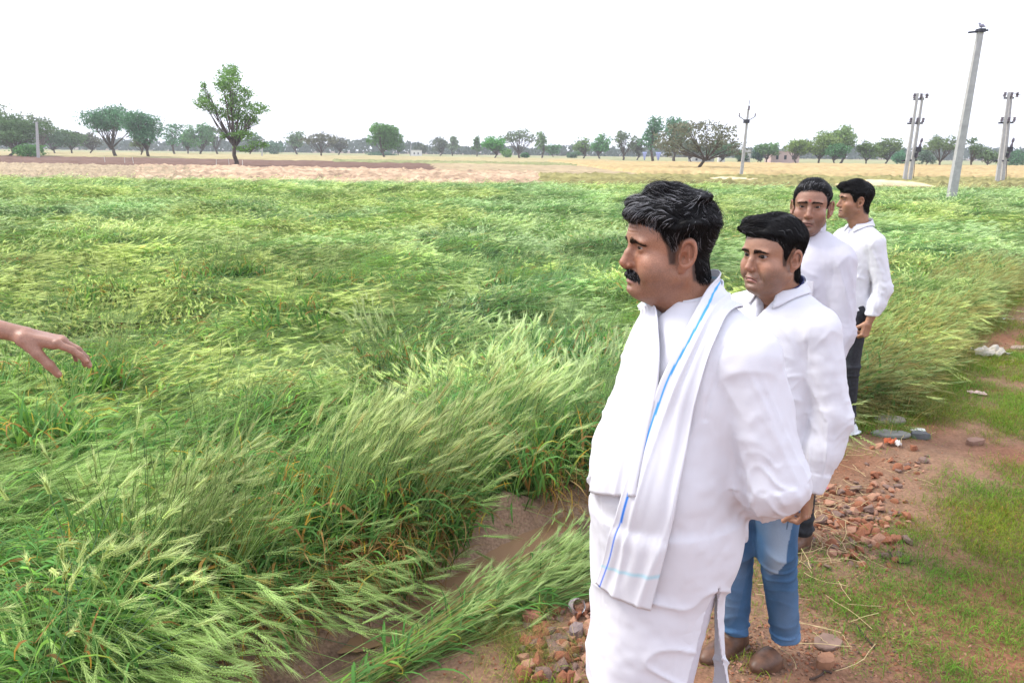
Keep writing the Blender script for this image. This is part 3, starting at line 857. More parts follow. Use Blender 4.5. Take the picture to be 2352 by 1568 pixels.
def build_person(sp):
    hp = sp['head']; rng = np.random.default_rng(hp['seed'])
    def yaw(a): return rotz(math.pi - R(a))
    Mh = yaw(sp['head_az']) @ roty(R(sp.get('head_tilt', 0))) @ rotx(R(sp.get('head_pitch', 0)))
    Th = np.array(sp['head_at'], float) if 'head_at' in sp else point_at(*sp['ear_px'], sp['ear_y']) - Mh @ np.array([-.08, -.006, 0])
    Mb = yaw(sp['body_az'])
    nb_w = Th + Mh @ np.array([0, -.055, 0]) + np.array([0, 0, -.155]) + np.array(sp.get('neck_off', (0, 0, 0)))
    s = nb_w[2] / 1.50
    T = np.array([nb_w[0], nb_w[1], 0]) - Mb @ (np.array([0, -.02, 0]) * s)
    if 'lean' in sp:      # carries the feet a little away from under the neck
        pass
    hp = dict(hp); nb_l = Mh.T @ (nb_w + np.array([0, 0, -.02]) - Th)
    hp['neck_b'] = tuple(nb_l)
    out = build_head(hp, sp['head_h'], Mh, Th, None, None)
    J = sp['J']
    # body: head and neck, trunk, arms, hands, legs as one skin
    parts = [out['head']]
    tf = torso_field(dict(sp, loose=-.026)); arms = [arm_field(dict(sp, sleeve=(.050, .042, .036, .026)), k) for k in ('L', 'R')]
    def under(P):
        d = tf(P)
        for a, _ in arms: d = smin(d, a(P), .03)
        for k in ('L', 'R'): d = smin(d, d_chain(P, [J['hip' + k], J['kn' + k], J['an' + k]], [.064, .046, .034], .03), .03)
        return d
    V, Q = surf(under, (-.42, -.38, .02), (.42, .36, 1.52), .016)
    V = smooth_v(V, Q, 1); parts.append((loc2w(V, s, Mb, T), Q, np.array(hp['skin'])))
    for k in ('L', 'R'):
        if 'hand' + k in sp:
            g, ydir, zdir = sp['hand' + k]
            Mk = frame(ydir, zdir); base = np.array(J['wr' + k])
            parts.append(make_hand(g, Mb @ Mk, loc2w(base[None], s, Mb, T)[0], sp.get('hand_h', .003), hp['skin']))
    bv, bf, bc = quads_join(parts)
    body = obj('person', mesh_np('body', bv, bf, True, bc, [M_skin]), None, sp['label'], 'person')
    emit('hair', body, out['hair'], M_hair)
    for e in out['eyes']: emit('eye', body, e, M_eye)
    for e in out['brow']:
        if e: emit('eyebrow', body, e, M_hair)
    if 'tash' in out: emit('moustache', body, out['tash'], M_hair)
    # neck as seen from the clothes
    ncen = np.array([0, -.02, 1.50])
    return body, s, Mb, T, J

def shirt(body, sp, s, Mb, T, name='shirt', h=.006, m=None, hem=.86, cuffs=True, seed=0, skirt=None, extra=None, post=None):
    tf = torso_field(sp); arms = [arm_field(sp, k) for k in ('L', 'R')]
    A = [a[1] for a in arms]; J = sp['J']
    nr = sp.get('neck_hole', (.066, .068))
    def f(P):
        d = tf(P)
        if skirt is not None: d = smin(d, skirt(P), .05)
        for a, (sh, el, wr, r) in arms:
            e = a(P); ax = (wr - el) / np.linalg.norm(wr - el)
            e = smax(e, (P - wr) @ ax - .004, .006)
            d = smin(d, e, .022)
        q = P - np.array([0, -.022, 1.50]); rr = np.hypot(q[:, 0] / nr[0], q[:, 1] / nr[1])
        d = smax(d, -(np.maximum((rr - 1) * nr[0], 1.43 - P[:, 2] - .0 * q[:, 1])), .010)
        # V opening at the front
        if sp.get('vee'): d = smax(d, -np.maximum(np.abs(P[:, 0]) - np.clip((P[:, 2] - (1.50 - sp['vee'])) * .42, 0, .05), .05 - P[:, 1]), .006)
        d = smax(d, hem - P[:, 2] + .010 * np.cos(np.arctan2(P[:, 1], P[:, 0]) * 2), .006)
        # hollow ends: cuffs and hem
        if skirt is None: d = smax(d, -np.maximum(tf(P) + .010, P[:, 2] - hem - .03), .004)
        for a, (sh, el, wr, r) in arms:
            ax = (wr - el) / np.linalg.norm(wr - el); d = smax(d, -np.maximum(a(P) + max(.007, h * 1.6), -((P - wr) @ ax) - .03), .004)
        if extra is not None: d = extra(P, d)
        return d
    def disp(V, N):
        D = folds(V, N, sp, A, seed)
        calm = sstep(1.44, 1.47, V[:, 2]); D *= 1 - .8 * calm
        for (sh, el, wr, r) in A:
            ax = (wr - el) / np.linalg.norm(wr - el); t = (V - wr) @ ax; near = (np.linalg.norm(V - wr, axis=1) < .12)
            c = sstep(-.070, -.060, t) * near; D = D * (1 - .85 * c) + .0035 * c * (1 if cuffs else 0)
        # placket and yoke seams
        pk = (np.abs(V[:, 0]) < .016) & (V[:, 1] > 0) & (V[:, 2] > 1.0 if skirt is not None else V[:, 2] > 0)
        D += .0016 * pk
        D -= .0028 * np.exp(-((np.abs(V[:, 0]) - .168 - .03 * (1.40 - V[:, 2])) / .0025) ** 2) * (V[:, 2] > 1.27) * (V[:, 2] < 1.50)
        return D
    xs = [J[k][0] for k in ('elL', 'elR', 'wrL', 'wrR')]; ys = [J[k][1] for k in ('elL', 'elR', 'wrL', 'wrR')]
    lo = (min(-.26, min(xs) - .09), min(-.22, min(ys) - .09), hem - .03 if skirt is None else sp['skirt_z'] - .02)
    hi = (max(.26, max(xs) + .09), max(.24, max(ys) + .09), 1.54)
    lo = (lo[0], lo[1], min(lo[2], J['wrL'][2] - .05, J['wrR'][2] - .05))
    return emit_cloth(name, body, f, lo, hi, h, disp, m or M_white, s, Mb, T, 2, post=post)

def trousers(body, sp, s, Mb, T, m, h=.008, r=(.095, .072, .058), top=1.0, colf=None, fold=.006, bottom=.06, name='trousers', seed=4, an_t=1.0):
    J = sp['J']
    def f(P):
        d = d_ell(P, (0, -.005, .95), (.155 * sp.get('bulk', 1), .125, .13))
        for k in ('L', 'R'):
            d = smin(d, d_chain(P, [J['hip' + k], J['kn' + k], J['an' + k]], r, .03), .03)
        d = smax(d, P[:, 2] - top, .01)
        return smax(d, bottom - P[:, 2], .006)
    def disp(V, N):
        w = vnoise(V, 6, seed)
        D = fold * (ridge(np.sin((V[:, 2] * 14 + 1.6 * w + V[:, 0] * 3) * np.pi), 2) * 1.4 - .6) * (.25 + np.exp(-((V[:, 2] - .50) / .09) ** 2) + 1.1 * np.exp(-((V[:, 2] - .12) / .07) ** 2))
        return D + .005 * vnoise(V * np.array([1, 1, .3]), 14, seed + 2)
    x = max(abs(J['hipL'][0]), abs(J['anL'][0]), abs(J['knL'][0]), abs(J['anR'][0])) + .16
    return emit_cloth(name, body, f, (-x, -.30, bottom - .02), (x, .28, top + .03), h, disp, m, s, Mb, T, 2, colf)
# ------------------------------------------------------------------ the ground
# the edge between the field and the earth track, from near to far (world x, y)
def g2(*q): return [tuple(ground_at(x, y)[:2]) for x, y in q]
EDGE = np.array([(-1.75, -1.0), (-1.30, 1.0)] + g2((830, 1568), (1010, 1490), (1190, 1420), (1380, 1330)) + [(.80, 3.75), (1.40, 4.35), (2.05, 4.95), (2.75, 5.55), (3.55, 6.5), (4.9, 8.3), (8.0, 12.0), (14.0, 18.5), (30, 33), (60, 60)])
CHAN = np.array(g2((500, 1560), (740, 1490), (900, 1430), (1050, 1345), (1170, 1265), (1270, 1185)) + [(.80, 4.15)])
PUDDLES = [(*ground_at(1215, 1232, -.11)[:2], .27, .10, .85, -.128), (*ground_at(1060, 1335, -.11)[:2], .25, .085, .75, -.132), (*ground_at(880, 1450, -.11)[:2], .17, .06, .6, -.135)]
def poly_dist(P, L):
    """distance to a polyline, signed: positive to its right when walked from first to last"""
    best = np.full(len(P), 1e9); sg = np.ones(len(P)); tt = np.zeros(len(P)); acc = 0
    for a, b in zip(L[:-1], L[1:]):
        ab = b - a; LL = np.linalg.norm(ab); t = np.clip(((P - a) @ ab) / LL ** 2, 0, 1); q = P - (a + t[:, None] * ab); d = np.linalg.norm(q, axis=1)
        s = np.sign(ab[1] * (P[:, 0] - a[0]) - ab[0] * (P[:, 1] - a[1])); m = d < best
        best = np.where(m, d, best); sg = np.where(m, s, sg); tt = np.where(m, acc + t * LL, tt); acc += LL
    return best * sg, tt
def ridge_(x): return 1 - np.abs(x) * 2
def height(P):
    P = P[:, :2]; e, _ = poly_dist(P, EDGE); c, ct = poly_dist(P, CHAN); c = np.abs(c)
    n = fbm(P, 1.6, 4, 61)
    near = sstep(40, 12, P[:, 1])
    z = .035 * n * near + (.012 * fbm(P, 8, 3, 5) + .009 * ridge_(vnoise(P, 13, 6))) * near
    z = z * .6 - .07 * sstep(.05, -.50, e)                      # the field lies lower than the track
    w = sstep(.36, .06, c)
    z = z - w * (.085 + .02 * vnoise(P, 6, 3)) * sstep(-.2, .4, ct)
    mc = ground_at(1180, 1165)[:2]; m = np.exp(-(((P[:, 0] - mc[0]) / .24) ** 2 + ((P[:, 1] - mc[1]) / .18) ** 2)); z = z + m * (.17 + .06 * fbm(P, 10, 3, 8))   # the mound of earth
    # ruts in the track
    z = z - .03 * np.exp(-((e - 1.55) / .22) ** 2) * sstep(0, 3, P[:, 1])
    for (x, y, rx, ry, a, z0) in PUDDLES:      # basins in which the water stands
        dx, dy = P[:, 0] - x, P[:, 1] - y; u = (dx * math.cos(a) + dy * math.sin(a)) / rx; v = (-dx * math.sin(a) + dy * math.cos(a)) / ry
        w = np.exp(-((u * u + v * v) / 1.35) ** 2); z = z * (1 - w) + (z0 - .012 + .012 * vnoise(P, 14, 9)) * w
    z = z * sstep(170, 100, P[:, 1])
    return z
def grid_mesh(x0, x1, y0, y1, step, f=height, zoff=0.0):
    xs = np.arange(x0, x1 + step * .5, step); ys = np.arange(y0, y1 + step * .5, step)
    X, Y = np.meshgrid(xs, ys, indexing='ij'); P = np.stack([X.ravel(), Y.ravel()], 1)
    V = np.c_[P, f(P) + zoff]; m = len(ys)
    i = (np.arange(len(xs) - 1)[:, None] * m + np.arange(m - 1)[None]).ravel()
    return V, np.stack([i, i + m, i + m + 1, i + 1], 1)
def ground_cols(V):
    P = V[:, :2]; e, _ = poly_dist(P, EDGE); c, ct = poly_dist(P, CHAN); c = np.abs(c)
    soil = np.array((.195, .115, .072)); red = np.array((.200, .092, .052)); wet = np.array((.115, .070, .045)); dull = np.array((.20, .150, .105))
    g = np.tile(soil, (len(V), 1))
    k = sstep(-.1, .4, fbm(P, 1.1, 3, 71) + .15)[:, None] * sstep(0, .4, e)[:, None]; g = g * (1 - k) + red * k
    k = (sstep(.55, .22, c) * sstep(.5, .0, e + .1))[:, None]; g = g * (1 - k) + np.array((.31, .205, .14)) * k
    pd = (V[:, 2] < -.135)[:, None] * 1.0; g = g * (1 - pd * .3)
    g = g * (1 + .22 * fbm(P, 14, 4, 73))[:, None] * (1 + .12 * fbm(P, 55, 2, 74))[:, None]
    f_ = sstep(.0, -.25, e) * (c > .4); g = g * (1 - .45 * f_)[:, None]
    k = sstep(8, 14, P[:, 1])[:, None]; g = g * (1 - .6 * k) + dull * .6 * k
    return np.clip(g, .01, 1)
M_ground = mat('bare_earth', use_col=True, rough=.9, spec=.2, noise=(70, (.72, .70, .68), (1.28, 1.26, 1.24), 10), bump=(34, .7, .02))
V, Q = grid_mesh(-3.4, 7.0, .2, 9.0, .030)
ground_near = (V, Q)
# a coarse sheet to the horizon with a hole where the fine one lies, joined to it as one ground
xs = np.unique(np.r_[-900, -500, -250, -120, -60, -30, -15, -8, np.linspace(-3.4, 7.0, 27), 9, 12, 16, 24, 36, 60, 120, 250, 500, 900])
ys = np.unique(np.r_[-60, -20, -8, -3, np.linspace(.2, 9.0, 23), 10.5, 12, 14, 17, 20, 25, 30, 36, 44, 55, 70, 90, 120, 170, 260, 400, 700, 1300, 2400])
X, Y = np.meshgrid(xs, ys, indexing='ij'); P2 = np.stack([X.ravel(), Y.ravel()], 1); VF = np.c_[P2, height(P2)]
mm = len(ys); ii = (np.arange(len(xs) - 1)[:, None] * mm + np.arange(mm - 1)[None]).ravel(); QF = np.stack([ii, ii + mm, ii + mm + 1, ii + 1], 1)
cc_ = VF[QF][:, :, :2].mean(1); keep = ~((cc_[:, 0] > -3.4) & (cc_[:, 0] < 7.0) & (cc_[:, 1] > .2) & (cc_[:, 1] < 9.0)); QF = QF[keep]
VV = np.vstack([V, VF]); QQ = np.vstack([Q, QF + len(V)])
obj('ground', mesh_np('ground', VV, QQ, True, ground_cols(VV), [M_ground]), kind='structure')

# muddy water standing in the channel
def puddle(cx, cy, rx, ry, a, z, name='puddle'):
    n = 48; th = np.arange(n) / n * 2 * np.pi; r = 1 + .22 * vnoise(np.stack([np.cos(th) * 1.6 + cx * 7, np.sin(th) * 1.6], 1), 1.3, 3)
    p = np.stack([rx * r * np.cos(th), ry * r * np.sin(th)], 1) @ np.array([[math.cos(a), math.sin(a)], [-math.sin(a), math.cos(a)]])
    V = np.vstack([np.c_[p + (cx, cy), np.full(n, z)], [[cx, cy, z]]]); k = np.arange(n)
    return obj(name, mesh_np(name, V, np.stack([k, (k + 1) % n, np.full(n, n)], 1), True, None, [M_water]), kind='structure')
M_water = mat('muddy_water', (.34, .21, .12), .02, spec=1.0)
for (x, y, rx, ry, a, z0) in PUDDLES: puddle(x, y, rx * (1.5 if y > 2.85 else 1.05), ry * (1.6 if y > 2.85 else 1.05), a, z0 + .004)

# distant fields, each a sheet of its own stalks or clods over the ground
M_far = mat('field_soil', use_col=True, rough=1, spec=.05)
def far_field(name, pts, col, zoff, bump=0.0, step=1.5, seed=0, var=.25, fs=.6, kind='structure', label=None, cat=None):
    """a polygon of ground cover (world xy), diced into a fine uneven sheet"""
    pts = np.array(pts, float); x0, y0 = pts.min(0); x1, y1 = pts.max(0)
    nx = max(6, min(360, int((x1 - x0) / step))); ny = max(4, min(160, int((y1 - y0) / step)))
    u = np.linspace(0, 1, nx); v = np.linspace(0, 1, ny); U, W = np.meshgrid(u, v, indexing='ij'); U = U[..., None]; W = W[..., None]
    G = (pts[0] * (1 - U) + pts[1] * U) * (1 - W) + (pts[3] * (1 - U) + pts[2] * U) * W
    P = G.reshape(-1, 2); rg = np.random.default_rng(seed)
    z = zoff + bump * (.5 * vnoise(P, fs, seed) + .7 * np.abs(vnoise(P, fs * 2.7, seed + 1))) + bump * .5 * rg.uniform(0, 1, len(P)) * (1 if bump else 0)
    ed = np.minimum(np.minimum(U, 1 - U), np.minimum(W, 1 - W)).reshape(-1); z = np.where(ed < 1e-6, .01, z)
    c = np.tile(col, (len(P), 1)) * (1 + var * fbm(P * np.array([.35, 1]), .5, 3, seed + 2) + var * .6 * rg.uniform(-1, 1, len(P)))[:, None]
    i = (np.arange(nx - 1)[:, None] * ny + np.arange(ny - 1)[None]).ravel()
    return obj(name, mesh_np(name, np.c_[P, z], np.stack([i, i + ny, i + ny + 1, i + 1], 1), False, np.clip(c, .01, 1), [M_far]), None, label, cat, kind=kind)
def gx(px, y, py=360): return ray(px, py)[0] / ray(px, py)[1] * y
far_field('ploughed_field', [(gx(-100, 78), 78), (gx(1150, 70), 70), (gx(1150, 120), 120), (gx(-100, 150), 150)], (.15, .092, .070), .03, .14, 1.0, 1)
far_field('straw_strip', [(gx(300, 43), 43), (gx(1260, 43), 43), (gx(1240, 70), 70), (gx(300, 78), 78)], (.42, .30, .20), .03, .30, .40, 2, .45, 1.3)
far_field('dry_grass_strip', [(gx(-160, 42), 42), (gx(470, 42), 42), (gx(440, 72), 72), (gx(-160, 80), 80)], (.33, .26, .17), .10, .22, .4, 3, .25, 1.6)
far_field('stubble_field', [(gx(1000, 62), 62), (gx(1560, 60), 60), (gx(1560, 110), 110), (gx(980, 110), 110)], (.33, .26, .16), .12, .15, .8, 4)
far_field('golden_wheat_field', [(gx(1480, 62), 62), (gx(2450, 66), 66), (gx(2450, 150), 150), (gx(1250, 150), 150)], (.38, .285, .14), .35, .2, .9, 5, .2)
far_field('green_verge', [(gx(1230, 46), 46), (gx(2450, 50), 50), (gx(2450, 66), 66), (gx(1230, 62), 62)], (.24, .22, .09), .12, .25, .4, 6, .3, 1.6)
far_field('golden_strip', [(gx(-150, 150), 150), (gx(1500, 120), 120), (gx(1400, 230), 230), (gx(-150, 270), 270)], (.33, .28, .15), .15, .15, 1.6, 7, .2)
far_field('pale_green_strip', [(gx(760, 118), 118), (gx(1500, 100), 100), (gx(1500, 122), 122), (gx(760, 138), 138)], (.22, .23, .11), .12, .25, .6, 8, .3, 1.2)
far_field('far_meadow', [(gx(-200, 190), 190), (gx(2500, 150), 150), (gx(2500, 420), 420), (gx(-200, 420), 420)], (.25, .25, .13), .1, .1, 6, 9, .25)
# heaps of cut wheat lying pale beyond the field edge
M_straw = mat('cut_wheat', use_col=True, rough=.95, spec=.05)
for (px, y, L, wd, hh, lab) in ((2040, 47.5, 5.6, 1.4, .32, 'long low heap of pale cut wheat behind the two rear men, near the double poles'), (1690, 52, 4.8, 1.3, .26, 'long low heap of pale cut wheat in front of the golden field, right of centre')):
    n, m = 40, 14; U, W = np.meshgrid(np.linspace(-1, 1, n), np.linspace(-1, 1, m), indexing='ij')
    x0 = gx(px, y); Z = hh * np.clip(1 - U ** 2, 0, 1) ** .7 * np.clip(1 - W ** 2, 0, 1) ** .6
    P = np.stack([x0 + U * L / 2 * 1.0, y + W * wd / 2, Z * (1 + .25 * vnoise(np.stack([U.ravel() * 6, W.ravel() * 2], 1), 1, 3).reshape(n, m)) + .42 * 0], -1).reshape(-1, 3)
    P[:, 2] += .16
    i = (np.arange(n - 1)[:, None] * m + np.arange(m - 1)[None]).ravel()
    obj('wheat_heap', mesh_np('wheat_heap', P, np.stack([i, i + m, i + m + 1, i + 1], 1), True, np.tile((.62, .48, .30), (len(P), 1)) * (1 + .12 * vnoise(P, 3, 1))[:, None], [M_straw]), None, lab, 'straw heap')
# low blue hills on the horizon at the right
M_hill = mat('hills', (.07, .09, .10), 1, spec=0)
hv = []; n = 60
for k in range(n + 1):
    px = 1930 + k * 9; y = 1500; x = gx(px, y); hgt = 14 * (sstep(0, 12, np.array(float(k))) * (1 + .25 * math.sin(k * .21) + .12 * math.sin(k * .6)))
    hv += [(x, y, -2), (x, y + 60, hgt), (x, y + 240, -2)]
hf = [[a * 3 + j, a * 3 + 3 + j, a * 3 + 4 + j, a * 3 + 1 + j] for a in range(n) for j in (0, 1)]
obj('hills', mesh_np('hills', np.array(hv, float), np.array(hf), True, None, [M_hill]), kind='structure')
# ------------------------------------------------------------------ wheat
rgw = np.random.default_rng(77)
def plant_mat(name, rough=.55, transl=.38, spec=.12):
    m = bpy.data.materials.new(name); m.use_nodes = True; nt = m.node_tree; N, L = nt.nodes, nt.links
    b = N['Principled BSDF']; b.inputs['Roughness'].default_value = rough; b.inputs['Specular IOR Level'].default_value = spec
    a = N.new('ShaderNodeAttribute'); a.attribute_name = 'col'
    t = N.new('ShaderNodeAttribute'); t.attribute_name = 'tint'; t.attribute_type = 'INSTANCER'
    x = N.new('ShaderNodeMix'); x.data_type = 'RGBA'; x.blend_type = 'MULTIPLY'; x.inputs[0].default_value = 1
    L.new(a.outputs['Color'], x.inputs[6]); L.new(t.outputs['Color'], x.inputs[7]); L.new(x.outputs[2], b.inputs['Base Color'])
    tr = N.new('ShaderNodeBsdfTranslucent'); mx = N.new('ShaderNodeMixShader'); mx.inputs[0].default_value = transl
    L.new(x.outputs[2], tr.inputs['Color']); o = [n for n in N if n.type == 'OUTPUT_MATERIAL'][0]
    L.new(b.outputs[0], mx.inputs[1]); L.new(tr.outputs[0], mx.inputs[2]); L.new(mx.outputs[0], o.inputs['Surface'])
    return m
M_plant = plant_mat('wheat_plant')

class PB:
    """plant pieces gathered as triangles and quads"""
    def __init__(s): s.V = []; s.F3 = []; s.F4 = []; s.C = []; s.n = 0
    def add(s, V, F, c):
        V = np.asarray(V, float); F = np.asarray(F); (s.F3 if F.shape[1] == 3 else s.F4).append(F + s.n); s.V.append(V); s.n += len(V)
        s.C.append(np.tile(c, (len(V), 1)) if np.ndim(c) == 1 else c)
    def ribbon(s, P, W, side, c):
        """flat leaf with a slight keel"""
        m = len(P); W = np.asarray(W)[:, None]
        A = P - side * W / 2; B = P + side * W / 2
        V = np.stack([A, B], 1).reshape(-1, 3); i = np.arange(m - 1) * 2
        s.add(V, np.stack([i, i + 1, i + 3, i + 2], 1), c if np.ndim(c) == 1 else np.repeat(c, 2, 0))
    def stem(s, P, r, c, n=3):
        m = len(P); T = np.gradient(P, axis=0); T /= np.linalg.norm(T, axis=1)[:, None] + 1e-9
        A = np.cross(T, (.31, .52, .79)); A /= np.linalg.norm(A, axis=1)[:, None] + 1e-9; B = np.cross(T, A); th = np.arange(n) / n * 6.283
        V = (P[:, None] + r * (np.cos(th)[None, :, None] * A[:, None] + np.sin(th)[None, :, None] * B[:, None])).reshape(-1, 3)
        i = np.arange(m - 1)[:, None] * n; j = np.arange(n)[None]; k = (j + 1) % n
        s.add(V, np.stack([i + j, i + k, i + n + k, i + n + j], -1).reshape(-1, 4), c)
    def mesh(s, name, m):
        F = ([np.vstack(s.F3)] if s.F3 else []) + ([np.vstack(s.F4)] if s.F4 else [])
        return mesh_np(name, np.vstack(s.V), F, True, np.clip(np.vstack(s.C), .004, 1), [m])

G_STEM, G_EAR, G_AWN, G_LEAF, G_LEAF2, G_DRY, G_STRAW = [np.array(c) for c in ((.30, .45, .19), (.46, .62, .28), (.62, .80, .44), (.085, .215, .060), (.17, .34, .07), (.34, .20, .075), (.44, .33, .16))]
def ear(pb, P0, d, L, lod, rg, ripe=0.0, droop=.0):
    """an ear of bearded wheat from P0 along d"""
    d = d / np.linalg.norm(d); s1_ = np.cross(d, (0, 0, 1.)); s1_ /= np.linalg.norm(s1_) + 1e-9; a = rg.uniform(0, 3.14); s2_ = np.cross(d, s1_)
    u = math.cos(a) * s1_ + math.sin(a) * s2_; v = np.cross(d, u)
    ce = G_EAR * (1 - ripe) + np.array((.46, .38, .15)) * ripe; ca = G_AWN * (1 - ripe) + np.array((.56, .45, .20)) * ripe
    ce = ce * rg.uniform(.85, 1.15); ca = ca * rg.uniform(.85, 1.15)
    nsp = {0: 18, 1: 9, 2: 0}[lod]
    if lod < 2:
        for k in range(nsp):
            t = (k + .5) / nsp; sd = 1 if k % 2 else -1; w = .0042 * (1 - .35 * t) * (1 if lod == 0 else 1.35); l = .0135 * (1 if lod == 0 else 1.7)
            c = P0 + d * L * t + np.array((0, 0, -droop * t * t * L)) + u * sd * w * .8
            ax = d * .85 + u * sd * .5; ax /= np.linalg.norm(ax); b1_ = np.cross(ax, v); b1_ /= np.linalg.norm(b1_)
            V = [c - ax * l * .5, c + b1_ * w * .8, c + v * w, c - b1_ * w * .8, c - v * w, c + ax * l * .5]
            F = [[0, 2, 1], [0, 3, 2], [0, 4, 3], [0, 1, 4], [5, 1, 2], [5, 2, 3], [5, 3, 4], [5, 4, 1]]
            sh = ce * (1.1 if sd > 0 else .9); pb.add(V, F, np.vstack([sh * .75, sh, sh, sh, sh, sh * 1.15]))
    else:
        w = .006; V = [P0, P0 + d * L * .4 + u * w, P0 + d * L * .4 - u * w * .5 + v * w, P0 + d * L * .4 - u * w * .5 - v * w, P0 + d * L]
        pb.add(V, [[0, 2, 1], [0, 3, 2], [0, 1, 3], [4, 1, 2], [4, 2, 3], [4, 3, 1]], ce)
    na = {0: 26, 1: 18, 2: 11}[lod]; wa = {0: .0007, 1: .0011, 2: .0018}[lod]
    for k in range(na):
        t = (k + .3) / na; b = P0 + d * L * t; ang = rg.uniform(0, 6.28)
        o = math.cos(ang) * u + math.sin(ang) * v * .7; dd = d + o * rg.uniform(.16, .42) * (1 - .35 * t); dd /= np.linalg.norm(dd); l = rg.uniform(.055, .085)
        n_ = np.cross(dd, rg.normal(0, 1, 3)); n_ /= np.linalg.norm(n_)
        pb.add([b - n_ * wa, b + n_ * wa, b + dd * l], [[0, 1, 2]], np.vstack([ca * .8, ca * .8, ca * 1.15]))
def leaf(pb, P0, az, L, w, up, bend, c, rg, n=7, twist=0.0, tip=None):
    a = up; p = np.array(P0, float); P = [p.copy()]; h = np.array([math.cos(az), math.sin(az), 0])
    for k in range(n):
        p = p + L / n * (h * math.cos(a) + np.array([0, 0, math.sin(a)])); a -= bend * (k + .6) / n * 2 / n * 1.6; P.append(p.copy())
    P = np.array(P); t = np.linspace(0, 1, n + 1); W = w * np.clip(np.minimum(t * 5 + .35, (1 - t) * 1.9), .03, 1)
    sd = np.array([-h[1], h[0], 0])[None] * np.cos(twist * t)[:, None] + np.array([0, 0, 1.])[None] * np.sin(twist * t)[:, None]
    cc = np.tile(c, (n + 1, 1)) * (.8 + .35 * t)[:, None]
    if tip is not None: k = sstep(.45, .9, t)[:, None]; cc = cc * (1 - k) + tip * k
    pb.ribbon(P, W, sd, cc)
def stalk_path(kind, rg, h=1.0):
    if kind == 'flat':         # pressed flat in a sheaf
        L = rg.uniform(.7, 1.0) * h; n = 7; a = rg.uniform(-.02, .08); az = rg.normal(0, .05); p = np.zeros(3); P = [p.copy()]
        for k in range(n):
            a = a * .9 + rg.normal(0, .02); az += rg.normal(0, .03); p = p + L / n * np.array([math.cos(a) * math.cos(az), math.cos(a) * math.sin(az), math.sin(a)]); P.append(p.copy())
        return np.array(P)
    if kind == 'lodged':       # rises a little, then lies over towards +x
        L = rg.uniform(.62, .85) * h; n = 7; a = rg.uniform(.05, .45); az = rg.normal(0, .24); p = np.zeros(3); P = [p.copy()]; af = rg.uniform(-.16, .16)
        for k in range(n):
            a = a + (af - a) * .42; az += rg.normal(0, .05); p = p + L / n * np.array([math.cos(a) * math.cos(az), math.cos(a) * math.sin(az), math.sin(a)]); P.append(p.copy())
    else:                      # stands, leaning a little, nodding at the ear
        L = rg.uniform(.62, .82) * h; n = 7; a = rg.uniform(1.15, 1.5); az = rg.normal(0, .5); p = np.zeros(3); P = [p.copy()]; af = rg.uniform(.55, 1.25)
        for k in range(n):
            a = a + (af - a) * .16; p = p + L / n * np.array([math.cos(a) * math.cos(az), math.cos(a) * math.sin(az), math.sin(a)]); P.append(p.copy())
    return np.array(P)
def tuft(kind, lod, seed, n_st, rad, leafy=1.0, ripe=0.0, dry=.06, zlift=0.0):
    rg = np.random.default_rng(seed); pb = PB()
    for _ in range(n_st):
        P = stalk_path(kind, rg); o = np.array([rg.normal(0, rad * .6), rg.normal(0, rad), rg.uniform(0, .06) + zlift]); P = P + o
        rp = rg.uniform(.5, .9) if rg.uniform() < ripe else rg.uniform(0, .12)
        cs = (G_STEM if rg.uniform() > .12 else np.array((.11, .20, .14))) * rg.uniform(.75, 1.25)
        if rg.uniform() < dry: cs = G_STRAW * rg.uniform(.7, 1)
        pb.stem(P, .0013 if lod == 0 else (.0016 if lod == 1 else .0026), cs, 3)
        d = P[-1] - P[-2]; d = d / np.linalg.norm(d)
        if kind != 'up': d = d + np.array((0, rg.uniform(-.2, .2), rg.uniform(-.45, .35)))
        else: d = d + np.array((.5, 0, rg.uniform(-.5, .1))) * rg.uniform(.2, 1.2)
        ear(pb, P[-1], d, rg.uniform(.075, .105), lod, rg, rp, rg.uniform(0, .3))
        nl = rg.poisson(1.2 * leafy)
        for _k in range(nl):
            i = rg.integers(1, 5); az = rg.uniform(-1.2, 1.2) if kind != 'up' else rg.uniform(0, 6.28)
            c = (G_LEAF if rg.uniform() < .75 else G_LEAF2) * rg.uniform(.7, 1.5); tip = None
            if rg.uniform() < .07: c, tip = G_LEAF2 * 1.2, np.array((.55, .36, .06))
            if rg.uniform() < dry: c = G_DRY * rg.uniform(.6, 1.1)
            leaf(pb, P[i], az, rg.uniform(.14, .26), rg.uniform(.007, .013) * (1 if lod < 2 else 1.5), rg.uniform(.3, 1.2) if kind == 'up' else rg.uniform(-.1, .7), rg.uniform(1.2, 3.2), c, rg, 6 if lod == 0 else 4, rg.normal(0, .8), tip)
    return pb
def leaf_clump(seed, n=34, rad=.09, h=.42, dry=.1):
    """upright blades growing in a hollow of the crop"""
    rg = np.random.default_rng(seed); pb = PB()
    for _ in range(n):
        az = rg.uniform(0, 6.28); c = (G_LEAF if rg.uniform() < .7 else G_LEAF2) * rg.uniform(.7, 1.5); tip = None
        if rg.uniform() < .15: tip = np.array((.55, .36, .06))
        if rg.uniform() < dry: c = G_DRY * rg.uniform(.6, 1.3)
        z0 = rg.uniform(0, .18)
        leaf(pb, (rg.normal(0, rad), rg.normal(0, rad), z0), az, rg.uniform(.22, h), rg.uniform(.011, .021), rg.uniform(1.0, 1.5), rg.uniform(.5, 2.6), c, rg, 7, rg.normal(0, .9), tip)
    for _ in range(6): pb.stem(stalk_path('up', rg) + np.array([rg.normal(0, rad), rg.normal(0, rad), 0]), .0016, G_STEM * rg.uniform(.6, 1.2))
    return pb
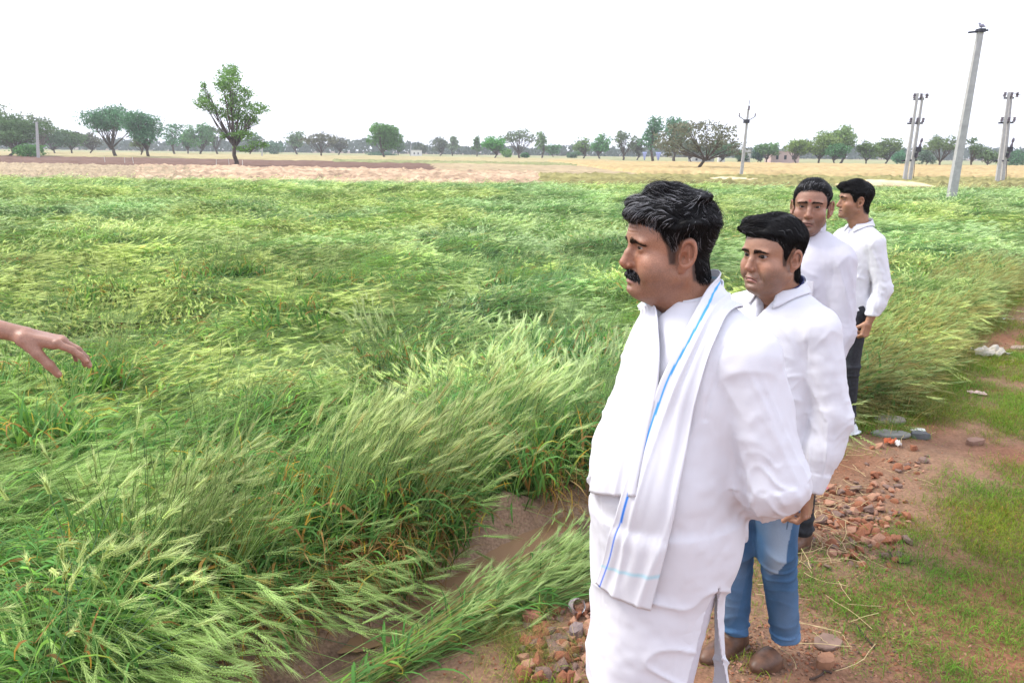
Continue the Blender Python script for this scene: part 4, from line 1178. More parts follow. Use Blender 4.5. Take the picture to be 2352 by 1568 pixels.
def dry_clump(seed, n=60, rad=.10):
    """brown and yellow withered leaves and stems hanging at the broken edge of the crop"""
    rg = np.random.default_rng(seed); pb = PB()
    for _ in range(n):
        q = rg.uniform(); c = (G_DRY if q < .45 else G_STRAW if q < .8 else np.array((.22, .11, .05)) if q < .93 else np.array((.52, .38, .05))) * rg.uniform(.6, 1.25)
        az = rg.normal(-.7, .9); z0 = rg.uniform(.05, .42)
        leaf(pb, (rg.normal(0, rad), rg.normal(0, rad), z0), az, rg.uniform(.14, .34), rg.uniform(.0025, .008), rg.uniform(-.9, .7), rg.uniform(.8, 3.0), c, rg, 6, rg.normal(0, 1.2))
    return pb
def grass_tuft(seed, n=26, rad=.035, h=.035, w=.0016, dry=.12):
    rg = np.random.default_rng(seed); pb = PB()
    for _ in range(n):
        c = np.array((.115, .235, .036)) * rg.uniform(.6, 1.5)
        if rg.uniform() < dry: c = np.array((.34, .27, .11)) * rg.uniform(.6, 1.2)
        leaf(pb, (rg.normal(0, rad), rg.normal(0, rad), 0), rg.uniform(0, 6.28), rg.uniform(.5, 1.3) * h, w, rg.uniform(.3, 1.4), rg.uniform(.5, 2.0), c, rg, 3, rg.normal(0, .6))
    return pb
def tall_grass(seed, n=30, rad=.06):
    rg = np.random.default_rng(seed); pb = PB()
    for _ in range(n):
        c = np.array((.12, .19, .05)) * rg.uniform(.6, 1.4)
        if rg.uniform() < .3: c = np.array((.42, .33, .14)) * rg.uniform(.6, 1.2)
        leaf(pb, (rg.normal(0, rad), rg.normal(0, rad), 0), rg.normal(0, 1.2), rg.uniform(.15, .38), .0022, rg.uniform(.7, 1.4), rg.uniform(.5, 2.0), c, rg, 5, rg.normal(0, .6))
    return pb

def make_library(name, pbs, m):
    """meshes kept in a collection of their own, to be set out by the scatter"""
    col = bpy.data.collections.new(name)
    for k, pb in enumerate(pbs):
        me = pb.mesh('%s_%02d' % (name, k), m) if isinstance(pb, PB) else pb
        o = bpy.data.objects.new('%s_%02d' % (name, k), me); col.objects.link(o)
    return col
def scatter(name, col, P, rot, scl, idx, tint, label=None, kind='stuff', cat=None):
    me = bpy.data.meshes.new(name); n = len(P); me.vertices.add(n); me.vertices.foreach_set('co', np.asarray(P, np.float32).ravel())
    for nm, ty, arr, ky in (('rot', 'FLOAT_VECTOR', rot, 'vector'), ('scl', 'FLOAT', scl, 'value'), ('idx', 'INT', idx, 'value'), ('tint', 'FLOAT_COLOR', np.c_[tint, np.ones(n)], 'color')):
        a = me.attributes.new(nm, ty, 'POINT'); a.data.foreach_set(ky, np.asarray(arr, np.int32 if ty == 'INT' else np.float32).ravel())
    o = obj(name, me, None, label, cat, kind=kind)
    g = bpy.data.node_groups.new(name, 'GeometryNodeTree')
    g.interface.new_socket('Geometry', in_out='INPUT', socket_type='NodeSocketGeometry'); g.interface.new_socket('Geometry', in_out='OUTPUT', socket_type='NodeSocketGeometry')
    N, L = g.nodes, g.links; gi = N.new('NodeGroupInput'); go = N.new('NodeGroupOutput'); ip = N.new('GeometryNodeInstanceOnPoints')
    ci = N.new('GeometryNodeCollectionInfo'); ci.inputs['Collection'].default_value = col; ci.inputs['Separate Children'].default_value = True; ci.inputs['Reset Children'].default_value = True
    def att(nm, ty): a = N.new('GeometryNodeInputNamedAttribute'); a.data_type = ty; a.inputs['Name'].default_value = nm; return a.outputs['Attribute']
    L.new(gi.outputs[0], ip.inputs['Points']); L.new(ci.outputs[0], ip.inputs['Instance']); ip.inputs['Pick Instance'].default_value = True
    L.new(att('idx', 'INT'), ip.inputs['Instance Index']); L.new(att('scl', 'FLOAT'), ip.inputs['Scale'])
    er = N.new('FunctionNodeEulerToRotation'); L.new(att('rot', 'FLOAT_VECTOR'), er.inputs[0]); L.new(er.outputs[0], ip.inputs['Rotation'])
    L.new(ip.outputs[0], go.inputs[0]); md = o.modifiers.new('scatter', 'NODES'); md.node_group = g
    return o

def flow(P):
    """compass direction in which the wind laid the crop"""
    a = .10 + 1.35 * vnoise(P, .22, 91) + .95 * vnoise(P, .75, 92) + .65 * vnoise(P, 2.2, 93)
    e, _ = poly_dist(P, EDGE)
    k = sstep(-1.1, -.2, e) * sstep(3.9, 5, P[:, 1]); a = a * (1 - k) + (-.55) * k      # along the track it leans out over the edge
    return a
def crop_h(P):
    return (.13 + .10 * vnoise(P, .45, 95) + .18 * np.clip(vnoise(P, 1.2, 96), -.8, 1) + .07 * vnoise(P, 2.9, 97)) * sstep(60, 25, P[:, 1])
def in_view(P, m=1.25):
    x, y = P[:, 0], P[:, 1]; return (x > -.70 * y * m - .9) & (x < .72 * y * m + .6)
def fill(y0, y1, dens, rg):
    x0, x1 = -.70 * y1 * 1.2 - .9, .72 * y1 * 1.15 + .6; n = int((x1 - x0) * (y1 - y0) * dens); P = np.stack([rg.uniform(x0, x1, n), rg.uniform(y0, y1, n)], 1)
    return P[in_view(P, 1.12)]
# ------------------------------------------------------------------ sowing
LIB_NEAR = make_library('wheat_near', [tuft('lodged', 0, 100 + k, 9, .085, 1.5, .02, .03) for k in range(8)], M_plant)
LIB_MID = make_library('wheat_mid', [tuft('lodged', 1, 200 + k, 13, .11, 1.0, .03) for k in range(8)], M_plant)
LIB_FAR = make_library('wheat_far', [tuft('lodged', 2, 300 + k, 15, .13, .6, .03) for k in range(6)], M_plant)
LIB_UP = make_library('wheat_standing', [tuft('up', 0, 400 + k, 10, .07, 1.6, .02) for k in range(6)] + [tuft('up', 0, 420 + k, 10, .07, 1.0, .85, .4) for k in range(3)], M_plant)
LIB_FLAT = make_library('wheat_flat', [tuft('flat', 0, 450 + k, 14, .045, .7, .03, .12) for k in range(5)], M_plant)
LIB_LEAF = make_library('wheat_leaves', [leaf_clump(500 + k) for k in range(5)], M_plant)
LIB_DRY = make_library('withered_leaves', [dry_clump(600 + k) for k in range(5)], M_plant)
LIB_GRASS = make_library('short_grass', [grass_tuft(700 + k) for k in range(6)], M_plant)
LIB_TALLG = make_library('long_grass', [tall_grass(720 + k) for k in range(5)], M_plant)

def base_z(P): return height(P)
def tints(P, rg, v=.16, seed=0):
    n = len(P); m = fbm(P, .35, 3, 141 + seed); b = 1 + .45 * fbm(P, .9, 3, 142) + rg.uniform(-v, v, n)
    y = np.clip(m * 1.0 + .20, -.10, .45)
    return np.clip(np.stack([b * (1.0 + .28 * y), b * (1.0 + .04 * y), b * (1.0 - .38 * y)], 1), .2, 2)
def lodged(name, lib, nlib, y0, y1, dens, scale, seed, label, edge=-.12, lift=0.0, mul=(1, 1, 1)):
    rg = np.random.default_rng(seed); P = fill(y0, y1, dens, rg); e, _ = poly_dist(P, EDGE); c, ct = poly_dist(P, CHAN)
    clear = np.where((P[:, 1] < 4.6) & (P[:, 0] > -1.2), .16 + (.11 + .26 * sstep(2.4, 2.8, P[:, 1])) * sstep(-.95, -.5, P[:, 0]), 0)
    keep = (e < edge - rg.uniform(0, .15, len(P))) & ((np.abs(c) > clear + rg.uniform(-.05, .08, len(P))) & ((c < 0) | (P[:, 1] > 3.9) | (P[:, 0] < -1.3)))
    P = P[keep]; n = len(P); a = flow(P) + rg.normal(0, .28, n)
    zc = crop_h(P) ; z = base_z(P) + np.clip(zc * sstep(-.1, -.7, -np.abs(e[keep])) if False else zc, -.02, .4) + lift
    # root the tuft behind so that its ears land on P
    off = .42 * scale; Q = P - off * np.stack([np.cos(a), np.sin(a)], 1)
    eq, _ = poly_dist(Q, EDGE); cq, _ = poly_dist(Q, CHAN); cl = np.where((Q[:, 1] < 4.4) & (Q[:, 0] > -1.3), .34, 0)
    ok = (eq < edge + .02) & (np.abs(cq) > cl * .75) & ((cq < 0) | (Q[:, 1] > 3.9) | (Q[:, 0] < -1.3)); Q, a, z, n = Q[ok], a[ok], z[ok], ok.sum()
    tilt = np.clip(rg.normal(-.10, .12, n) + .24 * vnoise(Q, 1.3, 98), -.5, .06)
    rot = np.stack([rg.normal(0, .12, n), -tilt, a], 1)
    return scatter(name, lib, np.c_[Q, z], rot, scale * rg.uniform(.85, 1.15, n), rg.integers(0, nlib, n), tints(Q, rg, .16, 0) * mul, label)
# a matted under-layer of pressed stalks
M_mat = mat('pressed_stalks', use_col=True, rough=1, spec=.05, noise=(9, (.45, .5, .4), (1.3, 1.3, 1.1), 8), bump=(30, 1, .05))
def under(P): 
    e, _ = poly_dist(P, EDGE); c, _ = poly_dist(P, CHAN); c = np.where(P[:, 1] < 4.4, np.abs(c), 9)
    k = sstep(-.35, -.75, e) * sstep(.38, .62, c)
    return height(P) - .06 + k * (.15 + .75 * np.clip(crop_h(P), -.02, .4))
for (x0, x1, y0, y1, st) in ((-3.2, 6.0, .6, 8.0, .08),):
    V, Q = grid_mesh(x0, x1, y0, y1, st, under); V0 = V
xs = np.unique(np.r_[np.arange(-46, 46.1, 1.0)]); ys = np.unique(np.r_[np.arange(8.0, 20, .5), np.arange(20, 44.1, 1.0)])
X, Y = np.meshgrid(xs, ys, indexing='ij'); P2 = np.stack([X.ravel(), Y.ravel()], 1); m_ = len(ys); i_ = (np.arange(len(xs) - 1)[:, None] * m_ + np.arange(m_ - 1)[None]).ravel()
V1 = np.c_[P2, under(P2)]; Q1 = np.stack([i_, i_ + m_, i_ + m_ + 1, i_ + 1], 1); c1 = V1[Q1][:, :, :2].mean(1); e1, _ = poly_dist(c1, EDGE); Q1 = Q1[(e1 < -.3) & in_view(c1, 1.3)]
c0 = V[Q][:, :, :2].mean(1); e0, _ = poly_dist(c0, EDGE); Q = Q[(e0 < -.25) & in_view(c0, 1.5)]
VV = np.vstack([V, V1]); QQ = np.vstack([Q, Q1 + len(V)])
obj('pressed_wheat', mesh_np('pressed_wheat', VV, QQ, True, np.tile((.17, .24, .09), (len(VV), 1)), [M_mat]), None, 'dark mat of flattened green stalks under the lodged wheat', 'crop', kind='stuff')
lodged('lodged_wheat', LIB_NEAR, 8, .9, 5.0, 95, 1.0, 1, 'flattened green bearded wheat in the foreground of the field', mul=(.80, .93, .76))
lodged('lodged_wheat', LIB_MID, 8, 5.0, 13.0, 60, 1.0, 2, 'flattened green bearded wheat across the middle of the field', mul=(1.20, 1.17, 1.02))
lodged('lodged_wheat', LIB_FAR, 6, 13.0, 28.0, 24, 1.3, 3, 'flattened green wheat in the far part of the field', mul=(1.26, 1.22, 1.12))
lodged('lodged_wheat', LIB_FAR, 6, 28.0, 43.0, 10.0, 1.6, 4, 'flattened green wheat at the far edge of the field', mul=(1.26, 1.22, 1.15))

def patch(name, lib, idxs, spots, scale, seed, label, tiltm=.1, az=None, tint=1.0, zoff=0.0):
    """spots: (x, y, radius, count)"""
    rg = np.random.default_rng(seed); PP = []
    for (x, y, r, n) in spots: PP.append(np.stack([rg.normal(x, r * .55, n), rg.normal(y, r * .55, n)], 1))
    P = np.vstack(PP); n = len(P); a = (flow(P) if az is None else np.full(n, az)) + rg.normal(0, .5, n)
    rot = np.stack([rg.normal(0, tiltm, n), rg.normal(0, tiltm, n), a], 1)
    return scatter(name, lib, np.c_[P, base_z(P) + zoff], rot, scale * rg.uniform(.8, 1.15, n), rg.choice(idxs, n), tints(P, rg) * tint, label)
gp = lambda px, py: tuple(ground_at(px, py, .1)[:2])
sp_ = []
for (px, py, r, n) in ((330, 1330, .16, 9), (420, 1300, .14, 8), (760, 1200, .16, 9), (850, 1230, .12, 7), (940, 1190, .14, 8), (1040, 1090, .2, 8), (1130, 1080, .2, 8), (1250, 1020, .25, 9), (1340, 1010, .2, 8), (1180, 960, .2, 8), (150, 1560, .10, 5), (880, 900, .2, 6)):
    x, y = gp(px, py); sp_.append((x, y, r, n))
patch('standing_wheat', LIB_UP, [0, 1, 2, 3, 4, 5], sp_, .92, 11, 'green wheat still standing beside the muddy channel', .14)
sp_ = []
for (px, py, r, n) in ((300, 1400, .18, 14), (400, 1380, .16, 14), (480, 1340, .14, 12), (200, 1330, .14, 8), (740, 1240, .18, 14), (700, 1180, .2, 10), (850, 1160, .2, 10), (880, 1230, .14, 10), (960, 1200, .14, 10), (1040, 1110, .18, 10), (1250, 1040, .3, 14), (1350, 1040, .2, 10), (40, 900, .3, 8), (500, 640, .5, 22), (740, 665, .4, 14), (1010, 660, .6, 26), (1110, 670, .6, 22),
                       (1280, 690, .7, 30), (1370, 640, .5, 16), (900, 860, .25, 10), (1240, 850, .4, 14), (1350, 820, .4, 14), (280, 690, .3, 8), (640, 745, .3, 8), (250, 870, .2, 7), (120, 1010, .2, 8), (500, 1130, .12, 6), (1130, 990, .2, 8)):
    x, y = gp(px, py); sp_.append((x, y, r, n))
patch('wheat_leaf_clumps', LIB_LEAF, [0, 1, 2, 3, 4], sp_, 1.0, 12, 'dark green blades standing in hollows of the flattened wheat', .12)
sp_ = []
for (px, py, r, n) in ((850, 1275, .09, 7), (905, 1250, .08, 9), (965, 1220, .07, 9), (790, 1300, .09, 6), (700, 1330, .10, 4), (1010, 1160, .06, 5), (1320, 1100, .10, 3), (1230, 1060, .14, 3), (560, 1440, .10, 2)):
    x, y = gp(px, py); sp_.append((x, y, r, n))
patch('withered_wheat', LIB_DRY, [0, 1, 2, 3, 4], sp_, .72, 13, 'brown and yellow withered leaves hanging at the broken crop edge by the channel', .15, az=-.6)
# the edge of the crop along the track behind the men: taller, half ripe, leaning out
rg = np.random.default_rng(15); n = 1500; t = rg.uniform(0, 1, n) ** 1.6; E = EDGE[7:13]; sL = np.r_[0, np.cumsum(np.linalg.norm(np.diff(E, axis=0), axis=1))]; tt = t * sL[-1]
P = np.stack([np.interp(tt, sL, E[:, 0]), np.interp(tt, sL, E[:, 1])], 1); P += np.stack([rg.uniform(-1.1, .10, n) * .8, rg.uniform(-.05, 1.0, n) * .6], 1); P = P[(np.hypot(P[:, 0] - 2.30, P[:, 1] - 4.95) > .42) & ((P[:, 0] > 2.25) | (P[:, 1] > 5.3))]; n = len(P)
ripe = (vnoise(P, .9, 44) + .75 * sstep(3.4, 6.5, P[:, 0]) + rg.normal(0, .25, n)) > .42
scatter('standing_wheat', LIB_UP, np.c_[P, base_z(P)], np.stack([rg.normal(.0, .15, n), rg.normal(.45, .22, n), rg.normal(-.45, .55, n)], 1), rg.uniform(.48, .80, n), np.where(ripe, rg.integers(6, 9, n), rg.integers(0, 6, n)), tints(P, rg) * np.array((.80, .86, .75)), 'taller half-ripe wheat leaning over the edge of the track at the right')
n = 260; P = np.stack([rg.uniform(2.3, 7.5, n), rg.uniform(5.0, 11.5, n)], 1); e, _ = poly_dist(P, EDGE); P = P[(e < .1) & (e > -.6) & (np.hypot(P[:, 0] - 2.30, P[:, 1] - 4.95) > .45)]; n = len(P)
scatter('wheat_leaf_clumps', LIB_LEAF, np.c_[P, base_z(P)], np.stack([rg.normal(0, .1, n), rg.normal(.1, .15, n), rg.uniform(0, 6, n)], 1), rg.uniform(.7, 1.1, n), rg.integers(0, 5, n), tints(P, rg), 'green blades at the foot of the crop beside the track')
# wheat swept flat across the channel, on the lip of the track
rg = np.random.default_rng(16); n = 40; t = rg.uniform(0, 1, n); A = ground_at(720, 1640)[:2]; B = ground_at(1080, 1440)[:2]; P = A[None] * (1 - t)[:, None] + B[None] * t[:, None]; P += rg.normal(0, .035, (n, 2)); az = math.atan2(*(B - A)[::-1])
scatter('swept_wheat', LIB_FLAT, np.c_[P, base_z(P) + .02], np.stack([rg.normal(0, .15, n), rg.normal(-.02, .06, n), az + rg.normal(.0, .09, n)], 1), rg.uniform(.66, .9, n), rg.integers(0, 5, n), tints(P, rg) * np.array((.72, .80, .74)), 'sheaf of green wheat swept flat along the lip of the track in front of the puddles')
n = 40; t = rg.uniform(0, 1, n); A = ground_at(1060, 1450)[:2]; B = ground_at(1300, 1300)[:2]; P = A[None] * (1 - t)[:, None] + B[None] * t[:, None] + rg.normal(0, .07, (n, 2))
scatter('swept_wheat', LIB_FLAT, np.c_[P, base_z(P) + .01], np.stack([rg.normal(0, .15, n), rg.normal(-.04, .08, n), az + rg.normal(-.05, .16, n)], 1), rg.uniform(.55, .8, n), rg.integers(0, 5, n), tints(P, rg) * np.array((.70, .80, .74)), 'green wheat laid beside the feet of the man in the kurta')
# grass on the track
rg = np.random.default_rng(17); n = 90000; P = np.stack([rg.uniform(-.6, 9, n), rg.uniform(1.8, 12, n)], 1); P = P[in_view(P, 1.05)]; e, et = poly_dist(P, EDGE)
ec = np.interp(P[:, 1], [2.3, 2.6, 2.9, 3.4, 4.6, 7, 12], [1.85, 1.75, 1.6, 1.42, 1.15, .90, .8])
g = .85 * fbm(P, 1.3, 3, 161) + .5 * fbm(P, 6, 2, 162) + .62 * 1.15 * np.exp(-((e - ec) / .46) ** 2) + .55 * np.exp(-((e - .10) / .22) ** 2) * sstep(4.2, 5.0, P[:, 1]) + .50 * sstep(4.4, 5.4, P[:, 1]) * sstep(.65, .3, e) - .12 * sstep(ec + .5, ec + .2, e)
g = g - .55 * sstep(6.6, 7.6, P[:, 1]) * sstep(.55, .15, np.abs(e - .38))
k = (g > rg.uniform(.0, .75, len(P))) & (e > -.1); P = P[k]; n = len(P); tn = tints(P, rg, .2) * np.array((.92, 1.06, .9)); yl = np.clip(.5 + fbm(P, 2.2, 2, 163) * 1.3, 0, 1)[:, None]; tn = tn * (1 - yl * np.array((-.55, .0, .1)))
scatter('track_grass', LIB_GRASS, np.c_[P, base_z(P)], np.stack([rg.normal(0, .1, n), rg.normal(0, .1, n), rg.uniform(0, 6.28, n)], 1), rg.uniform(.9, 1.5, n) * (1 + .05 * P[:, 1]), rg.integers(0, 6, n), tn, 'short green grass growing in patches on the earth track')
n = 700; t = rg.uniform(0, 1, n) ** 1.4; E = EDGE[5:13]; sL = np.r_[0, np.cumsum(np.linalg.norm(np.diff(E, axis=0), axis=1))]; P = np.stack([np.interp(t * sL[-1], sL, E[:, 0]), np.interp(t * sL[-1], sL, E[:, 1])], 1) + rg.normal(0, .16, (n, 2)) + (.10, -.05)
k = (P[:, 1] > 4.35) & (np.hypot(P[:, 0] - 2.30, P[:, 1] - 4.95) > .35); P = P[k]; n = len(P)
scatter('edge_grass', LIB_TALLG, np.c_[P, base_z(P)], np.stack([rg.normal(0, .1, n), rg.normal(.1, .1, n), rg.normal(-.6, .8, n)], 1), rg.uniform(.55, 1.05, n), rg.integers(0, 5, n), tints(P, rg), 'long thin grass between the crop and the track')
n = 90; P = np.stack([rg.normal(-.05, .22, n), rg.normal(2.62, .12, n)], 1)
scatter('edge_grass', LIB_TALLG, np.c_[P, base_z(P)], np.stack([rg.normal(0, .3, n), rg.normal(.2, .3, n), rg.uniform(0, 6, n)], 1), rg.uniform(.25, .5, n), rg.integers(0, 5, n), tints(P, rg), 'wiry grass in front of the swept wheat at the bottom of the picture')
# ------------------------------------------------------------------ rubble, straw and litter on the track
import bmesh
rgt = np.random.default_rng(5)
M_brick = mat('broken_brick', (.27, .115, .065), .9, noise=(22, (.65, .62, .6), (1.3, 1.25, 1.2), 6), bump=(90, .5, .004), spec=.2)
M_brick2 = mat('pale_brick', (.36, .20, .13), .9, noise=(22, (.7, .7, .7), (1.25, 1.2, 1.2), 6), bump=(90, .5, .004), spec=.2)
M_stone = mat('grey_stone', (.19, .125, .10), .85, noise=(18, (.6, .6, .62), (1.35, 1.3, 1.25), 6), bump=(80, .5, .004), spec=.25)
def rock(rg, flat=.55, n=13, cubic=.5):
    p = rg.normal(0, 1, (n, 3)); p /= np.linalg.norm(p, axis=1)[:, None]; p = p * (1 - cubic) + np.clip(p * 1.6, -.75, .75) * cubic
    p = p * (1, rg.uniform(.6, .95), flat)
    bm = bmesh.new(); vs = [bm.verts.new(q * .5) for q in p]; r = bmesh.ops.convex_hull(bm, input=vs)
    for v in [v for v in bm.verts if not v.link_faces]: bm.verts.remove(v)
    bmesh.ops.bevel(bm, geom=list(bm.edges), offset=.035, segments=1, affect='EDGES', clamp_overlap=True)
    me = bpy.data.meshes.new('rock'); bm.to_mesh(me); bm.free(); return me
ROCKS = []
for k in range(12):
    me = rock(rgt, rgt.uniform(.4, .7)); me.name = 'brick_piece_%02d' % k; me.materials.append((M_brick, M_brick, M_brick2, M_stone)[k % 4]); ROCKS.append(me)
def hz(x, y): return float(height(np.array([[x, y]]))[0])
def drop(name, me, x, y, s, label, cat, group, rot=None, dz=.15):
    o = obj(name, me, None, label, cat, group); o.location = (x, y, hz(x, y) + dz * s); o.scale = (s, s, s)
    o.rotation_euler = rot or (rgt.normal(0, .25), rgt.normal(0, .25), rgt.uniform(0, 6.28)); return o
zones = [((1200, 1400, 1395, 1568), 170, .035, .095, 'broken red brick piece in the brick heap beside the white kurta', 'brick rubble by the kurta man'),
         ((1870, 2110, 1075, 1330), 200, .035, .095, 'broken red brick piece in the rubble strip beside the grass', 'brick rubble along the track'),
         ((1990, 2130, 990, 1100), 18, .04, .09, 'reddish stone at the grassy upper end of the rubble strip', 'stones at the grassy end of the rubble')]
for (x0, x1, y0, y1), n, a, b, lab, grp in zones:
    for k in range(n):
        px, py = rgt.uniform(x0, x1), rgt.uniform(y0, y1)
        if grp.startswith('brick rubble along'):
            py = rgt.triangular(y0, 1190, y1); px = 1975 + rgt.normal(0, 55) - (py - 1180) * .15
        g = ground_at(px, py); s = a + (b - a) * rgt.uniform() ** 1.8
        ri = int(rgt.integers(12)); kd = ('dark red', 'dark red', 'pale orange', 'greyish')[ri % 4]; sz = 'large' if s > a + .55 * (b - a) else 'small'
        l2 = lab.replace('broken red brick piece', sz + ' ' + kd + ' broken piece').replace('reddish stone', sz + ' ' + kd + ' stone')
        drop('brick_piece', ROCKS[ri], g[0], g[1], s, l2, 'brick piece', sz + ' ' + kd + ' pieces, ' + grp)
# fine gravel no one could count
class _M: pass
GR = []
for k in range(6):
    me = rock(rgt, .6, 9, .3); me.materials.append((M_brick, M_brick2, M_stone)[k % 3]); GR.append(me)
col = bpy.data.collections.new('gravel_bits')
for k, me in enumerate(GR): o = bpy.data.objects.new('gravel_%02d' % k, me); col.objects.link(o)
P = []
for (cx, cy, rx, ry, n) in ((1300, 1490, 110, 80, 900), (1960, 1190, 120, 120, 2200), (1700, 1510, 60, 60, 600), (1850, 1480, 220, 90, 1800), (1980, 1350, 150, 110, 1400), (2100, 1500, 200, 90, 800), (2060, 1060, 90, 60, 300), (1150, 1540, 160, 50, 160), (2280, 760, 60, 60, 140)):
    for _ in range(n):
        q = ground_at(cx + rgt.normal(0, rx * .55), max(cy + rgt.normal(0, ry * .55), 600)); P.append(q)
P = np.array(P); P[:, 2] = height(P[:, :2]) + .001; P = P[rgt.uniform(0, 1, len(P)) < 1]; n = len(P)
scatter('gravel', col, P, rgt.uniform(0, 6, (n, 3)) * (.1, .1, 1), .004 + .018 * rgt.uniform(0, 1, n) ** 3, rgt.integers(0, 6, n), np.ones((n, 3)), 'fine red gravel and crumbs of brick on the track')

# loose straws
M_strawm = mat('dry_straw', (.47, .37, .20), .7, noise=(40, (.8, .75, .7), (1.15, 1.15, 1.1)), spec=.3)
STR = []
for k in range(7):
    b = MB(); L = rgt.uniform(.08, .20); m = 6; P_ = np.stack([np.linspace(-L / 2, L / 2, m), np.cumsum(rgt.normal(0, .004, m)), .004 + np.abs(rgt.normal(0, .002, m))], 1)
    if k % 3 == 0: P_[3:, 1] += np.linspace(.01, .05, 3)
    b.tube(P_, [.0012] * m, 5); STR.append(b.mesh('straw', True, [M_strawm]))
for (x0, x1, y0, y1, n, lab, grp) in ((1840, 1990, 1120, 1320, 62, 'dry straw lying over the rubble beside the man in jeans', 'straws over the rubble'), (1890, 2140, 940, 1120, 26, 'dry straw on the grass beyond the rubble', 'straws on the grassy part of the track'),
                                    (2150, 2350, 790, 860, 34, 'dry straw in the scatter beside the pale rag', 'straws beside the pale rag'), (1780, 2120, 1330, 1560, 16, 'dry straw on the bare earth at the lower right', 'straws on the bare earth')):
    for k in range(n):
        g = ground_at(rgt.uniform(x0, x1), rgt.uniform(y0, y1)); o = drop('straw', STR[rgt.integers(7)], g[0], g[1], 1, lab, 'straw', grp, (rgt.normal(0, .06), rgt.normal(0, .06), rgt.normal(.4, 1.1)), 0)
        o.location.z += .010 + rgt.uniform(0, .02); s = rgt.uniform(.7, 1.5); o.scale = (s, s, 1)

def slab(px, py, L, W, T, col, name, lab, cat, rz=0, rough=.8, seed=0, tilt=.08):
    rg = np.random.default_rng(seed); n = 14; th = np.arange(n) / n * 2 * np.pi; r = 1 + rg.normal(0, .07, n)
    top = np.stack([L / 2 * r * np.cos(th), W / 2 * r * np.sin(th), T + rg.normal(0, T * .08, n)], 1); bot = top * (1.03, 1.03, 0); mid = top * (1.05, 1.05, .5)
    V = np.vstack([bot, mid, top, [[0, 0, T * 1.05]]]); k = np.arange(n); j = (k + 1) % n
    F4 = np.vstack([np.stack([k + a, j + a, j + a + n, k + a + n], 1) for a in (0, n)]); F3 = np.stack([k + 2 * n, j + 2 * n, np.full(n, 3 * n)], 1)
    m = mat(name, col, rough, noise=(15, (.75, .75, .75), (1.2, 1.2, 1.2)), bump=(60, .4, .004))
    o = obj(name, mesh_np(name, V, [F4, F3], False, None, [m]), None, lab, cat); g = ground_at(px, py); o.location = (g[0], g[1], hz(g[0], g[1]) + .004); o.rotation_euler = (tilt, -tilt, rz); return o
slab(2043, 967, .20, .13, .028, (.20, .175, .155), 'flat_stone', 'flat oval grey-brown stone nearest the crop on the grassy track', 'stone', -.4, seed=1)
slab(2046, 1000, .24, .11, .022, (.19, .185, .165), 'flat_stone', 'thin grey slab lying in the grass just in front of the flat oval stone', 'stone', -.3, seed=2)
slab(2113, 1004, .11, .07, .04, (.11, .115, .12), 'dark_stone', 'small dark blue-grey stone by the white scrap', 'stone', -.6, seed=3)
slab(2108, 988, .10, .055, .008, (.75, .73, .73), 'white_scrap', 'white scrap of card lying by the dark stone', 'scrap', -.2, seed=4)
slab(2238, 1018, .12, .07, .035, (.24, .14, .10), 'brown_stone', 'brown stone alone in the green grass at the right', 'stone', .2, seed=5)
slab(2340, 803, .16, .09, .02, (.30, .22, .17), 'flat_stone', 'flat brownish stone on the bare patch at the right edge', 'stone', .1, seed=6)
slab(1895, 1522, .075, .055, .035, (.30, .15, .085), 'round_stone', 'rounded orange-brown stone alone on the earth at the bottom right', 'stone', .5, seed=7)
slab(1900, 1473, .11, .085, .012, (.20, .13, .10), 'flat_stone', 'flat reddish stone pressed into the earth above the rounded orange-brown stone', 'stone', .3, seed=8)
slab(1222, 1435, .075, .06, .045, (.30, .12, .08), 'round_stone', 'smooth rounded red stone at the left end of the brick heap', 'stone', 0, seed=9)
slab(1322, 1462, .07, .05, .04, (.20, .15, .14), 'grey_stone', 'mottled grey stone among the bricks near the kurta', 'stone', 1, seed=10)
# dark slip of plastic, orange packet, pale rag, clear cup, twigs
def crumple(px, py, L, W, H, m, name, lab, cat, seed, rz=0, n=16):
    rg = np.random.default_rng(seed); U, Wv = np.meshgrid(np.linspace(-1, 1, n), np.linspace(-1, 1, n), indexing='ij')
    Q = np.stack([U.ravel(), Wv.ravel()], 1); Z = H * (np.abs(vnoise(Q, 1.7, seed)) + .5 * np.abs(vnoise(Q, 4, seed + 1))); r = 1 + .25 * vnoise(Q, 1.5, seed + 2)
    G = np.stack([U.ravel() * L / 2 * r, Wv.ravel() * W / 2 * r, Z + .003], 1).reshape(n, n, 3); V, F = sheet(G, .0015)
    o = obj(name, mesh_np(name, V, F, False, None, [m]), None, lab, cat); g = ground_at(px, py); o.location = (g[0], g[1], hz(g[0], g[1]) + .006); o.rotation_euler = (0, 0, rz); return o
crumple(2268, 819, .34, .17, .07, mat('rag', (.46, .42, .36), .9), 'pale_rag', 'crumpled pale rag lying where the bare patch meets the grass', 'rag', 31, .1, 24)
crumple(2168, 838, .22, .05, .02, mat('slate_plastic', (.05, .06, .09), .5), 'plastic_scrap', 'narrow dark slate scrap of plastic left of the pale rag', 'plastic scrap', 32, -.3)
crumple(2048, 1020, .085, .045, .035, mat('orange_packet', (.50, .13, .05), .5), 'crushed_packet', 'crushed orange and white packet at the top of the rubble', 'packet', 33, .2)
crumple(2062, 1025, .03, .035, .035, mat('packet_white', (.8, .78, .75), .4), 'packet_end', 'white torn end beside the crushed orange packet', 'packet', 34, .2)
crumple(1880, 1120, .10, .03, .01, mat('pink_wrapper', (.42, .14, .14), .45), 'wrapper', 'pinkish red torn wrapper by the hand of the man in jeans', 'wrapper', 35, -.5)
